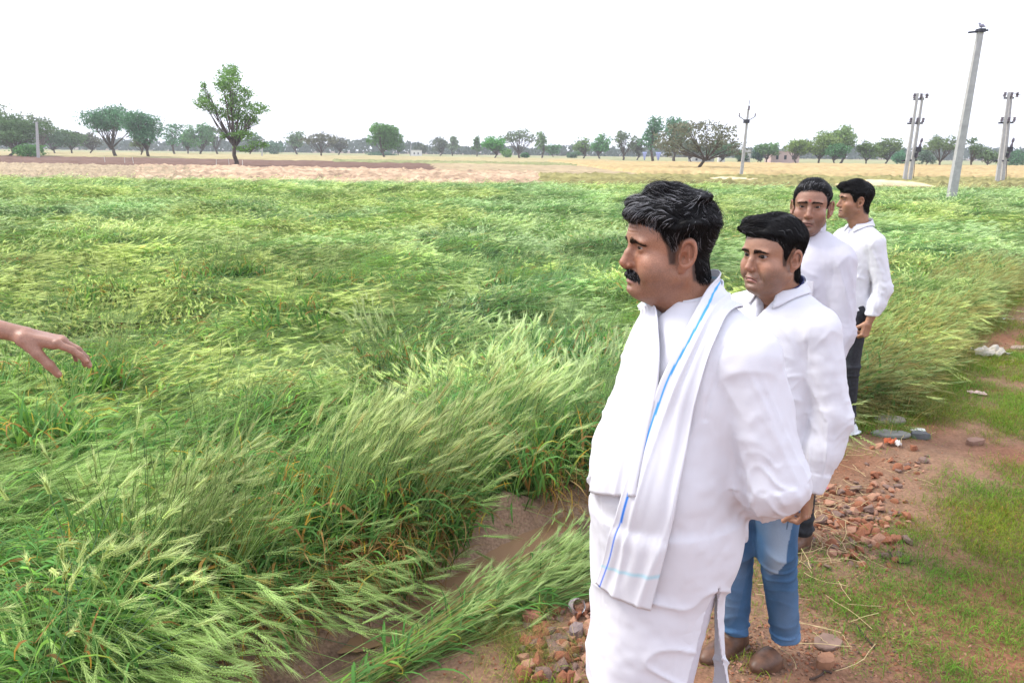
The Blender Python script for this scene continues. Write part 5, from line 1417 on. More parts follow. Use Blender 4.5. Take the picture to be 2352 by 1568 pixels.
crumple(2243, 906, .12, .05, .02, mat('pale_wrapper', (.50, .36, .33), .5), 'wrapper', 'pale pink wrapper on the dry grass at the right', 'wrapper', 36, -.5)
b = MB(); th = np.linspace(0, 2 * np.pi, 21)[:-1]
rings = [(.034, .0), (.036, .006), (.030, .014), (.033, .022), (.026, .030), (.029, .034)]
V = np.vstack([np.stack([r * np.cos(th), r * np.sin(th), np.full(20, z)], 1) for r, z in rings]); V[:, :2] += .003 * vnoise(V, 60, 2)[:, None]
k = np.arange(20); j = (k + 1) % 20; b.add(V, np.vstack([np.stack([k + a * 20, j + a * 20, j + a * 20 + 20, k + a * 20 + 20], 1) for a in range(5)]), None)
mg = mat('clear_plastic', (.75, .72, .78), .15); mg.node_tree.nodes['Principled BSDF'].inputs['Transmission Weight'].default_value = .7
o = obj('crushed_cup', b.mesh('crushed_cup', True, [mg]), None, 'crushed clear plastic cup lying on the brick heap by the kurta', 'cup'); g = ground_at(1322, 1410); o.location = (g[0], g[1], hz(g[0], g[1]) + .03); o.rotation_euler = (.9, .2, .3)
M_twig = mat('twig', (.05, .03, .022), .8)
for (q, lab) in ((((2040, 1270), (2052, 1296), (2080, 1302), (2095, 1290)), 'dark curled twig on the bare earth left of the green grass'), (((1965, 1440), (1985, 1465), (2010, 1490)), 'straight brown twig on the bare earth low in the picture'), (((1860, 1560), (1885, 1550), (1895, 1535), (1910, 1545)), 'dark tangled twig at the very bottom beside the rounded stone'), (((2085, 955), (2120, 962), (2150, 950)), 'thin dark twig in the dry grass behind the white scrap')):
    P_ = resample(np.array([ground_at(*a) for a in q]), 10); P_[:, 2] = height(P_) + .010; b = MB(); b.tube(P_, [.0045] * 10, 6)
    obj('twig', b.mesh('twig', True, [M_twig]), None, lab, 'twig')

# ------------------------------------------------------------------ power poles
M_conc = mat('pole_concrete', (.38, .37, .36), .85, noise=(6, (.85, .85, .85), (1.1, 1.1, 1.1)), bump=(30, .3, .01))
M_iron = mat('dark_iron', (.035, .035, .045), .6)
M_insul = mat('insulator', (.12, .10, .12), .3)
def pole_shaft(b, A, B, w0, w1, d=.7):
    A = np.array(A, float); B = np.array(B, float); V = []
    for P_, w in ((A, w0), (B, w1)): V += [P_ + (sx * w / 2, sy * w * d / 2, 0) for sx, sy in ((-1, -1), (1, -1), (1, 1), (-1, 1))]
    b.add(V, [[0, 1, 5, 4], [1, 2, 6, 5], [2, 3, 7, 6], [3, 0, 4, 7], [4, 5, 6, 7]])
def bar(name, A, B, r, parent, m, n=6): b = MB(); b.tube([A, B], [r, r], n); return obj(name, b.mesh(name, True, [m]), parent)
def stack(name, A, B, r, parent, k=3):
    """a pin insulator of stacked discs"""
    A, B = np.array(A, float), np.array(B, float); t = np.linspace(0, 1, 4 * k + 1); P_ = A + t[:, None] * (B - A); rr = r * (.45 + .55 * np.abs(np.sin(t * np.pi * k))); b = MB(); b.tube(P_, rr, 8)
    return obj(name, b.mesh(name, True, [M_insul]), parent)
def pole_root(px, py, y, lab, cat='power pole', grp=None):
    r = bpy.data.objects.new('power_pole', None); C.objects.link(r); r['label'] = lab; r['category'] = cat
    if grp: r['group'] = grp
    return r
# all pole coordinates are world coordinates (the empties stay at the origin of their poles)
def pt(px, py, y): return point_at(px, py, y)
def base(px, py, y): p = point_at(px, py, y); q = p.copy(); return q
def mk_single():
    y = 33.; A = pt(2188, 436, y); B = pt(2252, 72, y); d = (A - B) / (A[2] - B[2]); A2 = A - d * (A[2] + .3)
    r = pole_root(2190, 436, y, 'thick plain concrete pole leaning right with a short iron crossbar and a bird on top')
    b = MB(); pole_shaft(b, A2, B, .34, .22); obj('shaft', b.mesh('shaft', False, [M_conc]), r)
    bar('crossbar', B + (-.48, 0, -.06), B + (.30, 0, .04), .045, r, M_iron); b = MB(); b.box(B + (.0, 0, .02), (.26, .3, .14)); obj('cap', b.mesh('cap', False, [M_iron]), r)
    # the bird
    T = B + np.array((.02, 0, .09)); s = 1.35
    def bf(P_):
        q = (P_ - T) / s; d = d_ell(q, (0, 0, .09), (.085, .05, .055)); d = smin(d, d_sph(q, (-.075, 0, .15), .034), .03); d = smin(d, d_cap(q, (.06, 0, .07), (.16, 0, .035), .022, .012, ((0, 0, 1), 1.6)), .03)
        d = smin(d, d_cap(q, (-.10, 0, .15), (-.125, 0, .142), .008, .003), .006); return smin(d, smin(d_cap(q, (0, -.02, .0), (0, -.02, .05), .008), d_cap(q, (0, .02, .0), (0, .02, .05), .008), .01), .01) * s
    V, Q = surf(bf, T + np.array((-.25, -.12, -.02)), T + np.array((.28, .12, .30)), .014); Mb_ = mat('bird_feathers', (.30, .29, .36), .8, noise=(12, (.7, .7, .7), (1.3, 1.3, 1.3)))
    obj('bird', mesh_np('bird', V, Q, True, None, [Mb_]), None, 'small grey bird perched on top of the thick plain concrete pole', 'bird')
mk_single()
def mk_double(pxs, y, lab, mirror=1):
    (a0, a1), (b0, b1) = pxs; r = pole_root(0, 0, y, lab); SH = []
    for (p0, p1, dy) in ((a0, a1, 0), (b0, b1, .35)):
        A = pt(*p0, y + dy); B = pt(*p1, y + dy); d = (A - B) / (A[2] - B[2]); A2 = A - d * (A[2] + .3); b = MB(); pole_shaft(b, A2, B, .26, .15); obj('shaft', b.mesh('shaft', False, [M_conc]), r); SH.append((A2, B))
    def at(i, f): A, B = SH[i]; return A + (B - A) * f
    for f, nm in ((.955, 'crossarm'), (.70, 'crossarm'), (.30, 'crossarm')):
        p, q = at(0, f), at(1, f); c = (p + q) / 2; w = .62 if f < .9 else .45
        ca = bar(nm, c + (-w, -.1, -.03), c + (w, .3, .02), .07, r, M_iron)
        if f > .5:
            for s_ in (-.42, .05, .45): stack('insulator', c + (s_, -.05, .05), c + (s_ + .03, -.05, .38), .12, ca)
    c = at(1, .42); b = MB(); b.box(c + (.22, -.1, .05), (.30, .3, .34)); b.box(c + (.10, -.1, -.35), (.16, .2, .30)); obj('switch_box', b.mesh('switch_box', False, [M_iron]), r)
    stack('insulator', at(1, .34) + (.14, -.12, -.1), at(1, .48) + (.40, -.12, .45), .10, r, 4)
    tp = at(0, 1.0); bar('wire_stub', tp + (.15, 0, -.05), tp + (.85, 0, -.18), .018, r, M_iron); bar('wire_stub', tp + (-.1, 0, -.1), tp + (-.9, 0, -.45), .012, r, M_iron)
    bar('down_wire', at(1, .30) + (.18, 0, 0), at(1, .03) + (.34, .1, 0), .02, r, M_iron)
mk_double((((2078, 410), (2108, 214)), ((2090, 408), (2119, 222))), 56., 'pair of slim concrete poles joined by iron crossarms, left of the thick leaning pole')
mk_double((((2291, 411), (2318, 212)), ((2303, 409), (2323, 218))), 56., 'pair of slim concrete poles joined by iron crossarms, nearest the right picture edge')
def mk_mid():
    y = 62.; A = pt(1703, 397, y); B = pt(1719, 250, y); d = (A - B) / (A[2] - B[2]); A2 = A - d * (A[2] + .3); r = pole_root(0, 0, y, 'slim concrete pole with a V-shaped iron bracket standing right of the brown tree')
    b = MB(); pole_shaft(b, A2, B, .25, .15); obj('shaft', b.mesh('shaft', False, [M_conc]), r); T = pt(1722, 230, y); bar('top_pin', B, T, .03, r, M_iron)
    c = B + (A2 - B) * .03; stack('insulator', B + (0, -.1, -.1), B + (0.02, -.1, .22), .11, r)
    b = MB(); b.box(B + np.array((-.1, -.1, -.95)), (.42, .3, .28)); obj('clamp', b.mesh('clamp', False, [M_iron]), r)
    for s_ in (-1, 1):
        p = B + np.array((-.05, 0, -.95)); q = p + (s_ * .62, 0, .36); ba = bar('bracket_arm', p, q, .035, r, M_iron); stack('insulator', q, q + (0, 0, .26), .07, ba, 2)
mk_mid()
def mk_left(p0, p1, y, w, lab):
    A = pt(*p0, y); B = pt(*p1, y); d = (A - B) / (A[2] - B[2]); A2 = A - d * (A[2] + .2); r = pole_root(0, 0, y, lab); b = MB(); pole_shaft(b, A2, B, w, w * .7); obj('shaft', b.mesh('shaft', False, [M_conc]), r)
    bar('crossarm', B + (-.5, 0, -.2), B + (.5, 0, -.2), .05, r, M_iron)
mk_left((88, 358), (84, 280), 125., .42, 'pale thin pole in front of the dark trees at the far left')
mk_left((602, 352), (604, 318), 190., .30, 'very thin distant pole just right of the tall tree')
mk_left((943, 352), (944, 332), 260., .34, 'tiny distant pole beside the small village wall')
# ------------------------------------------------------------------ trees
def leaf_mat(name):
    m = bpy.data.materials.new(name); m.use_nodes = True; nt = m.node_tree; N, L = nt.nodes, nt.links; b = N['Principled BSDF']; b.inputs['Roughness'].default_value = .7; b.inputs['Specular IOR Level'].default_value = .15
    a = N.new('ShaderNodeAttribute'); a.attribute_name = 'col'; L.new(a.outputs['Color'], b.inputs['Base Color']); tr = N.new('ShaderNodeBsdfTranslucent'); mx = N.new('ShaderNodeMixShader'); mx.inputs[0].default_value = .3
    L.new(a.outputs['Color'], tr.inputs['Color']); o = [n for n in N if n.type == 'OUTPUT_MATERIAL'][0]; L.new(b.outputs[0], mx.inputs[1]); L.new(tr.outputs[0], mx.inputs[2]); L.new(mx.outputs[0], o.inputs['Surface']); return m
M_leaf = leaf_mat('tree_leaves'); M_bark = mat('bark', (.085, .065, .052), .95, noise=(3, (.6, .6, .6), (1.4, 1.4, 1.4)), bump=(12, .8, .03))
GREEN = (.070, .130, .045); TEAL = (.060, .115, .075); OLIVE = (.125, .145, .055); BROWN = (.095, .083, .076); DARK = (.050, .075, .048); GREY = (.095, .105, .080); LIME = (.110, .180, .055)
def tree(px, base_py, top_py, width_px, kind='round', col=GREEN, y=None, dens=1.0, trunk=.22, lean=0.0, label='tree', seed=0, blobs=None, leafs=None, grp=None, tw=1.0, name='tree'):
    rg = np.random.default_rng(1000 + seed)
    hor = 348 + .012 * (px - 1176)
    if y is None: y = CAM_H * F_PX / max(base_py - hor, 5.0)
    base = point_at(px, base_py, y); base[2] = 0; top = point_at(px, top_py, y); H = top[2]; W = width_px / F_PX * y * (1.12 if blobs is None else 1.0)
    if blobs is None:
        if kind == 'umbrella': blobs = [(rg.uniform(-.42, .42), .62 + .22 * (1 - (2 * abs(u)) ** 2), .20, .15) for u in np.linspace(-.45, .45, 7)]; blobs = [(u + rg.normal(0, .03), .80 - .9 * u * u + rg.normal(0, .03), .20, .16) for u in np.linspace(-.42, .42, 8)] + [(rg.uniform(-.3, .3), .62, .2, .12) for _ in range(4)]
        elif kind == 'sparse': blobs = [(rg.uniform(-.36, .36), rg.uniform(.45, .92), .16, .11) for _ in range(12)]
        elif kind == 'tall': blobs = [(rg.normal(0, .12) * (1.4 - h), h, .30 * (1.15 - h * .5), .12) for h in np.linspace(.4, .92, 8)]
        elif kind == 'bush': blobs = [(rg.uniform(-.33, .33), rg.uniform(.2, .75), .26, .26) for _ in range(8)]
        else: blobs = [(math.cos(a) * r * .34, .62 + math.sin(a) * r * .27, .19, .15) for a, r in [(rg.uniform(0, 6.28), math.sqrt(rg.uniform(.05, 1))) for _ in range(15)]] + [(0, .65, .28, .22)]
    B = []
    for (u, v, ru, rv) in blobs: B.append(((u * W, rg.normal(0, .22) * W * .8, v * H), (ru * W, ru * W, rv * H)))
    if kind == 'bush': pass
    root = bpy.data.objects.new(name, None); C.objects.link(root); root.location = (base[0], base[1], 0); root['label'] = label; root['category'] = 'tree' if kind != 'bush' else 'bush'
    if grp: root['group'] = grp
    # trunk and limbs
    b = MB(); tr = max(.10, H * .030) * tw; fork = np.array((lean * W * .4, 0, H * trunk)); mids = []
    nseg = 5; P_ = np.stack([np.linspace(0, fork[0], nseg) + rg.normal(0, .01 * H, nseg), rg.normal(0, .006 * H, nseg), np.linspace(-.2, fork[2], nseg)], 1); P_[0, :2] = 0; b.tube(P_, np.linspace(tr * 1.25, tr * .8, nseg), 8)
    for (c, r) in B:
        c = np.array(c); mid = fork * .45 + c * .55 + np.array((0, 0, -.10 * H)) * rg.uniform(.2, 1); Q_ = resample(np.array([P_[-1] - (0, 0, .05 * H), fork * .8 + mid * .2 + rg.normal(0, .01 * H, 3), mid, c + (0, 0, r[2] * .5)]), 7)
        b.tube(Q_, np.linspace(tr * .55, tr * .08, 7), 5, cap=False)
        for _ in range(3):
            e = c + rg.normal(0, .6, 3) * r; b.tube(resample(np.array([mid, (mid + e) / 2 + rg.normal(0, .02 * H, 3), e]), 5), np.linspace(tr * .2, tr * .05, 5), 4, cap=False)
    obj('trunk', b.mesh('trunk', True, [M_bark]), root)
    # leaves: small crossed faces gathered in sprays
    px_m = F_PX * .4354 / y; leaf_s = np.clip(1.35 / px_m, .07, 1.1) if leafs is None else leafs
    vol = sum(r[0] * r[2] for _, r in B); n = int(np.clip(vol * 6.5 / leaf_s ** 2 * dens, 700, 12000))
    wts = np.array([r[0] * r[2] for _, r in B]); pick = rg.choice(len(B), n, p=wts / wts.sum())
    cc = np.array([c for c, _ in B])[pick]; rr = np.array([r for _, r in B])[pick]
    nsp = max(12, n // 14); sdir = rg.normal(0, 1, (nsp, 3)); sdir /= np.linalg.norm(sdir, axis=1)[:, None]; sid = rg.integers(0, nsp, n)
    rad = rg.uniform(.45, 1.05, nsp)[sid]; P0 = cc + rr * sdir[sid] * rad[:, None] + rg.normal(0, .11, (n, 3)) * rr
    hv = (P0[:, 2] - cc[:, 2]) / (rr[:, 2] + 1e-6)
    c = np.tile(np.array(col) * np.array((1.6, 1.95, 1.4)), (n, 1)) * (1 + .35 * rg.uniform(-1, 1, nsp)[sid] + .2 * rg.uniform(-1, 1, n))[:, None]
    a1 = rg.normal(0, 1, (n, 3)); a1[:, 2] *= .6; a1 /= np.linalg.norm(a1, axis=1)[:, None]; a2 = np.cross(a1, rg.normal(0, 1, (n, 3))); a2 /= np.linalg.norm(a2, axis=1)[:, None]
    s_ = leaf_s * rg.uniform(.6, 1.3, n)[:, None]
    V = np.stack([P0 - a1 * s_, P0 + a2 * s_ * .42, P0 + a1 * s_, P0 - a2 * s_ * .42], 1).reshape(-1, 3); F = np.arange(n * 4).reshape(n, 4)
    ok = V[:, 2].reshape(n, 4).min(1) > .02; F = F[ok]
    obj('crown', mesh_np('crown', V, F, False, np.clip(np.repeat(c, 4, 0), .008, 1), [M_leaf]), root)
    return root
T = tree
# the tall lone tree at the left
T(541, 380, 140, 150, 'own', (.095, .150, .045), dens=1.9, trunk=.24, label='tall lone tree with a two-part green crown standing at the edge of the ploughed field', seed=1, leafs=.15, tw=.65,
  blobs=[(-.02, .93, .14, .06), (.02, .86, .18, .07), (.06, .79, .20, .07), (.10, .71, .19, .07), (.0, .74, .12, .06), (.02, .64, .16, .06), (-.38, .67, .10, .06), (-.35, .60, .16, .06), (-.24, .55, .14, .05), (-.14, .52, .12, .05), (.12, .59, .20, .06), (.29, .58, .16, .06), (.36, .54, .09, .04), (.0, .50, .16, .06), (.12, .49, .19, .06), (.22, .45, .12, .05), (.02, .39, .18, .06), (.14, .31, .17, .05), (.34, .22, .15, .04), (.22, .18, .14, .035), (-.10, .30, .08, .03), (-.34, .76, .05, .04)])
# the wide brown tree right of centre
T(1597, 391, 270, 215, 'own', BROWN, dens=1.0, trunk=.26, lean=.25, label='wide brown-leaved tree with a bent trunk standing in front of the golden field', seed=2, leafs=.20, tw=1.0,
  blobs=[(-.30, .62, .16, .12), (-.20, .78, .18, .11), (-.05, .84, .18, .11), (.10, .85, .17, .11), (.22, .74, .16, .11), (.34, .62, .14, .10), (.46, .50, .11, .08), (-.38, .48, .12, .10), (-.22, .50, .18, .12), (-.05, .60, .2, .14), (.12, .58, .18, .12), (.27, .50, .14, .09), (.40, .38, .12, .06), (-.30, .36, .12, .08), (.0, .44, .14, .08)])
BG = [
 (20, 357, 262, 150, 'round', (.060, .085, .045), 'dense dark tree at the far left edge with a bare crown showing above it', 2.0), (35, 354, 240, 100, 'sparse', GREY, 'thin bare-looking tree rising behind the dark tree at the far left edge', .35),
 (98, 352, 255, 56, 'sparse', GREY, 'thin spindly tree just right of the pale pole at the far left', .5), (55, 359, 325, 90, 'bush', (.055, .11, .04), 'low green bush at the foot of the dark trees at the far left', 1.1),
 (128, 352, 296, 64, 'round', DARK, 'small dark tree between the far-left pole and the teal trees, leftmost of a dark group', 1.1), (165, 352, 292, 66, 'round', (.07, .10, .05), 'olive rounded tree in the middle of the dark group at the left', 1.0), (205, 352, 300, 62, 'round', (.085, .075, .07), 'purplish dark small tree at the right end of the dark group at the left', .9),
 (267, 359, 237, 112, 'umbrella', TEAL, 'big teal-green spreading tree, left one of the two large trees at the left', 1.5), (340, 361, 250, 92, 'round', TEAL, 'teal-green tree with an open middle, right one of the two large trees at the left', 1.0),
 (322, 356, 305, 40, 'sparse', (.09, .10, .06), 'slight leaning tree just left of the right large teal tree', .7), (402, 354, 283, 52, 'tall', TEAL, 'narrow blue-green tree between the large teal tree and the pale round one', 1.0), (432, 353, 300, 40, 'round', TEAL, 'small bluish tree half hidden between larger ones left of the tall lone tree', .9),
 (458, 354, 280, 68, 'round', (.075, .13, .07), 'pale round-topped tree left of the tall lone tree', 1.2), (500, 354, 290, 46, 'sparse', GREY, 'grey thin tree directly left of the tall lone tree trunk', .7), (575, 354, 300, 50, 'sparse', (.07, .11, .07), 'faint tree behind the right side of the tall lone tree', .7),
 (625, 353, 322, 60, 'bush', (.06, .09, .08), 'low bluish scrub right of the tall lone tree', 1.0), (683, 354, 298, 52, 'round', (.09, .12, .075), 'pale grey-green tree, left of a brown tree in the left-centre distance', .8), (738, 358, 302, 66, 'umbrella', BROWN, 'brown bare-looking tree left of centre with a slanting trunk', .9),
 (776, 355, 310, 52, 'round', (.085, .075, .075), 'dark purplish tree right of the brown slanting tree', 1.1), (885, 361, 283, 78, 'round', (.070, .130, .042), 'rounded bright green tree standing alone left of centre', 2.2), (915, 356, 322, 34, 'round', (.06, .09, .055), 'small dark tree tucked behind the lone rounded green tree', 1.0),
 (1010, 357, 315, 48, 'round', (.08, .08, .075), 'dark grey-brown tree right of the small village wall', 1.1), (1040, 357, 314, 30, 'tall', GREY, 'thin grey tree just right of the dark grey-brown tree in the centre', .7), (1096, 359, 314, 22, 'tall', (.08, .11, .06), 'tiny slim tree with a separate tuft on top, left of the bright green ball tree', 1.1),
 (1134, 363, 312, 52, 'round', (.060, .150, .045), 'bright green ball-shaped tree near the centre', 2.0), (1163, 361, 342, 24, 'bush', LIME, 'small light green bush between the ball-shaped tree and the fan-shaped tree', 1.2), (1192, 363, 293, 62, 'umbrella', GREY, 'fan-shaped grey tree with many open limbs near the centre', .7),
 (1244, 362, 303, 38, 'tall', (.09, .12, .065), 'slender leaning pair of trunks with a small crown right of the fan-shaped tree', .8), (1272, 360, 330, 44, 'round', (.06, .12, .06), 'low rounded blue-green tree behind the slender leaning trunks', 1.2), (1205, 363, 350, 18, 'bush', (.05, .12, .05), 'tiny dark bush at the foot of the slender leaning trunks', 1.3),
 (1338, 364, 315, 46, 'round', (.10, .13, .06), 'olive tree, left one of a joined pair right of centre', 1.1), (1378, 364, 308, 50, 'round', (.055, .125, .045), 'fresher green tree, right one of a joined pair right of centre', 1.5), (1432, 367, 298, 52, 'sparse', GREY, 'open grey-green tree left of the tall teal clump', 1.0),
 (1462, 367, 318, 40, 'round', (.09, .085, .08), 'brownish small tree at the left foot of the teal clump', .9), (1500, 370, 270, 70, 'tall', TEAL, 'tall teal tree directly left of the wide brown tree', 1.6), (1548, 370, 262, 60, 'round', TEAL, 'teal tree half behind the left side of the wide brown tree', 1.3), (1650, 372, 322, 80, 'round', (.06, .10, .06), 'green tree behind the right side of the wide brown tree', 1.1), (1590, 372, 318, 80, 'round', (.07, .08, .07), 'dark tree mass behind the trunk of the wide brown tree', .9),
 (1760, 373, 322, 54, 'round', (.075, .115, .055), 'small green tree in front of the low white building right of the slim pole', 1.2), (1738, 372, 340, 30, 'bush', (.045, .075, .07), 'small dark bluish tree behind the slim pole with the V bracket', 1.0), (1830, 375, 320, 62, 'round', OLIVE, 'olive tree, leftmost of the big olive group at the right', 1.4),
 (1880, 376, 300, 72, 'round', OLIVE, 'tall olive tree in the middle of the olive group with slanting trunks', 1.6), (1928, 376, 288, 80, 'round', (.12, .15, .065), 'tallest light olive tree of the olive group at the right', 1.5), (1918, 377, 318, 56, 'round', (.06, .115, .06), 'dark teal tree in front of the tallest light olive tree', 1.4), (1988, 377, 322, 50, 'round', (.09, .115, .05), 'rounded olive-green tree above the head of the rear young man', 1.4),
 (2030, 377, 312, 68, 'round', (.105, .12, .06), 'broad olive-grey tree left of the left pair of poles', 1.3), (2062, 376, 335, 34, 'bush', (.05, .11, .075), 'small bluish-green bush right at the foot of the broad olive-grey tree', 1.2), (2158, 382, 307, 76, 'umbrella', (.09, .105, .065), 'spreading grey-green tree with slanted trunk between the left poles and the thick pole', 1.1),
 (2125, 378, 340, 40, 'bush', (.075, .095, .08), 'low bluish scrub left of the spreading tree between the poles', .9), (2232, 383, 315, 46, 'sparse', (.08, .10, .065), 'thin tree just right of the thick leaning pole', 1.1), (2268, 382, 338, 50, 'round', (.085, .105, .06), 'small grey-green tree left of the right pair of poles', 1.2), (2330, 381, 340, 52, 'bush', (.055, .10, .065), 'dark green bush right of the right pair of poles', 1.2),
 (870, 356, 345, 60, 'bush', (.06, .09, .075), 'low blue-grey scrub around the foot of the lone rounded tree', .8), (965, 356, 330, 30, 'round', (.08, .08, .07), 'tiny brownish tree just right of the village wall', 1.0), (1318, 362, 345, 30, 'bush', (.07, .10, .08), 'low pale scrub left of the joined pair of trees', .8), (1700, 372, 345, 30, 'bush', (.06, .09, .06), 'low dark hedge tree between the brown tree and the slim pole', 1.0)]
for k, (px, b_, t_, w_, kd, c_, lab, dn) in enumerate(BG): T(px, b_, t_, w_, kd, c_, None, dn, label=lab, seed=10 + k, trunk=.20 if kd != 'tall' else .3, lean=(.3 if k % 3 == 0 else -.2 if k % 3 == 1 else 0))
# leafy twigs of a near tree reaching in at the right edge
rg = np.random.default_rng(9); r_ = bpy.data.objects.new('tree', None); C.objects.link(r_); yb = 24.; bx = point_at(2470, 400, yb); r_.location = (bx[0], yb, 0); r_['label'] = 'near tree almost out of view whose leafy twigs hang in at the right edge'; r_['category'] = 'tree'
b = MB(); b.tube([(0, 0, -.2), (.1, 0, 2), (-.1, 0, 4.5), (.1, 0, 6.5)], [.22, .18, .12, .04], 8); pb = PB()
for k in range(26):
    z = rg.uniform(3.0, 6.6); L = rg.uniform(.6, 1.55); a = rg.uniform(0, 6.28) if k > 14 else math.pi + rg.normal(0, .35); q = np.array([(0, 0, z - .3), (math.cos(a) * L * .5, math.sin(a) * L * .5, z + .1), (math.cos(a) * L, math.sin(a) * L, z - .25)]); b.tube(resample(q, 6), np.linspace(.035, .008, 6), 5, cap=False)
    for _ in range(90):
        t = rg.uniform(.15, 1); p = q[0] * (1 - t) ** 2 + 2 * t * (1 - t) * q[1] + t * t * q[2] + rg.normal(0, .10, 3) - (0, 0, rg.uniform(0, .25)); leaf(pb, p, rg.uniform(0, 6.28), rg.uniform(.16, .32), .09, rg.uniform(-1.4, .2), .6, np.array((.07, .12, .06)) * rg.uniform(.6, 1.3), rg, 2)
obj('trunk', b.mesh('trunk', True, [M_bark]), r_); obj('crown', pb.mesh('crown', M_leaf), r_)
# hazy far woodland behind the single trees: a mass nobody could count
rg = np.random.default_rng(10); PBs = PB(); n = 9000; px = rg.uniform(-60, 2420, n); yy = 480 + rg.uniform(-40, 60, n); x = (px - 1176) / F_PX * yy * .985
ht = 3.0 + 5.5 * (.5 + .5 * vnoise(np.stack([x * .02, yy * 0], 1), 1, 3)) + 1.5 * vnoise(np.stack([x * .08, yy * 0], 1), 1, 4); z = rg.uniform(0, 1, n) ** .8 * ht
a1 = rg.normal(0, 1, (n, 3)); a1 /= np.linalg.norm(a1, axis=1)[:, None]; a2 = np.cross(a1, rg.normal(0, 1, (n, 3))); a2 /= np.linalg.norm(a2, axis=1)[:, None]; P0 = np.stack([x, yy, z], 1); s_ = rg.uniform(.9, 2.0, n)[:, None]
V = np.stack([P0 - a1 * s_, P0 + a2 * s_ * .7, P0 + a1 * s_, P0 - a2 * s_ * .7], 1).reshape(-1, 3)
obj('far_woodland', mesh_np('far_woodland', V, np.arange(n * 4).reshape(n, 4), False, np.tile((.055, .085, .055), (n * 4, 1)), [M_leaf]), None, 'hazy blue-green belt of far-off woodland along the horizon', 'woodland', kind='stuff')
# small far buildings
M_wall = mat('white_wall', (.62, .60, .58), .9); M_pink = mat('pink_wall', (.60, .44, .42), .9); M_blue = mat('blue_sheet', (.33, .38, .62), .7); M_dk = mat('dark_opening', (.05, .05, .06), .9); M_roof = mat('roof_slab', (.40, .38, .36), .9)
def house(px, base_py, w_px, h_px, m, lab, wins=2, y=None):
    hor = 348 + .012 * (px - 1176); y = y or CAM_H * F_PX / (base_py - hor); p = point_at(px, base_py, y); w = w_px / F_PX * y; h = h_px / F_PX * y; r = bpy.data.objects.new('building', None); C.objects.link(r); r.location = (p[0], y, 0); r['label'] = lab; r['category'] = 'building'
    b = MB(); b.box((0, 0, h / 2), (w, w * .7, h)); obj('wall', b.mesh('wall', False, [m]), r); b = MB(); b.box((0, 0, h + .12), (w * 1.06, w * .75, .24)); obj('roof', b.mesh('roof', False, [M_roof]), r)
    for k in range(wins): b = MB(); x_ = (k - (wins - 1) / 2) * w / (wins + .5); b.box((x_, -w * .35 - .03, h * .5), (w / (wins + 1) * .35, .08, h * .35)); obj('window' if k else 'door', b.mesh('window', False, [M_dk]), r)
house(1795, 373, 62, 26, M_pink, 'low pinkish building behind the small green tree right of the slim pole', 3); house(1712, 372, 17, 28, M_wall, 'narrow white structure directly behind the slim pole', 1); house(1610, 371, 50, 13, M_wall, 'low white building glimpsed under the wide brown tree', 3)
house(957, 357, 22, 12, M_wall, 'tiny white building left of centre near the brownish tree', 2); house(1656, 371, 14, 14, M_wall, 'small white block right of the wide brown tree trunk', 1)
for px, w_, lab in ((1466 + 9, 9, 'hanging blue sheet under the trees, left of two'), (1506, 12, 'hanging blue sheet under the trees, right of two')):
    p = point_at(px, 368, 120.); n = 8; U, Wv = np.meshgrid(np.linspace(-.5, .5, n), np.linspace(0, 1, n), indexing='ij'); G = np.stack([U * w_ / F_PX * 120 * (.15 + .85 * Wv), .12 * np.sin(U * 12), Wv * 1.2 + .9], -1); V, F = sheet(G, .03); o = obj('blue_sheet', mesh_np('blue_sheet', V, F, True, None, [M_blue]), None, lab, 'sheet'); o.location = (p[0], 118., 0)
# little marker stakes in the ploughed field
M_stake = mat('stake', (.6, .58, .52), .8)
for k, (px, y) in enumerate(((285, 88), (305, 90), (495, 78), (525, 86), (555, 76), (240, 92))):
    b = MB(); h = .8; b.tube([(0, 0, 0), (.05 * (-1) ** k, 0, h)], [.035, .03], 5); o = obj('stake', b.mesh('stake', True, [M_stake]), None, 'thin pale stake standing in the ploughed field near the tall lone tree', 'stake', 'marker stakes in the ploughed field'); o.location = (gx(px, y), y, 0)
def joints(**k):
    J = dict(shL=(-.156, -.014, 1.388), shR=(.156, -.014, 1.388), hipL=(-.085, 0, .92), hipR=(.085, 0, .92), knL=(-.10, .02, .50), knR=(.10, .02, .50),
             anL=(-.11, -.03, .09), anR=(.11, -.03, .09), elL=(-.222, -.03, 1.09), elR=(.222, -.03, 1.09), wrL=(-.212, .05, .84), wrR=(.212, .05, .84))
    J.update(k); return J
RELAX = dict(curl=[(.65, .95, .5), (.75, 1.0, .55), (.8, 1.05, .55), (.85, 1.0, .5)], spread=[.05, .0, -.04, -.08], thumb=dict(az=.55, dn=.35, bend=(.25, .25), curl=.15))
FIST = dict(curl=[(1.0, 1.3, .8), (1.1, 1.3, .8), (1.15, 1.35, .8), (1.2, 1.3, .8)], spread=[.02, .0, -.02, -.04], thumb=dict(az=.5, dn=.7, bend=(.4, .5), curl=.15))
POINT = dict(fore=.10, curl=[(.15, .25, .20), (.25, .40, .28), (.35, .45, .30), (.45, .45, .3)], spread=[.06, .0, -.05, -.09], thumb=dict(az=.28, dn=.50, bend=(.20, .20), curl=.10))

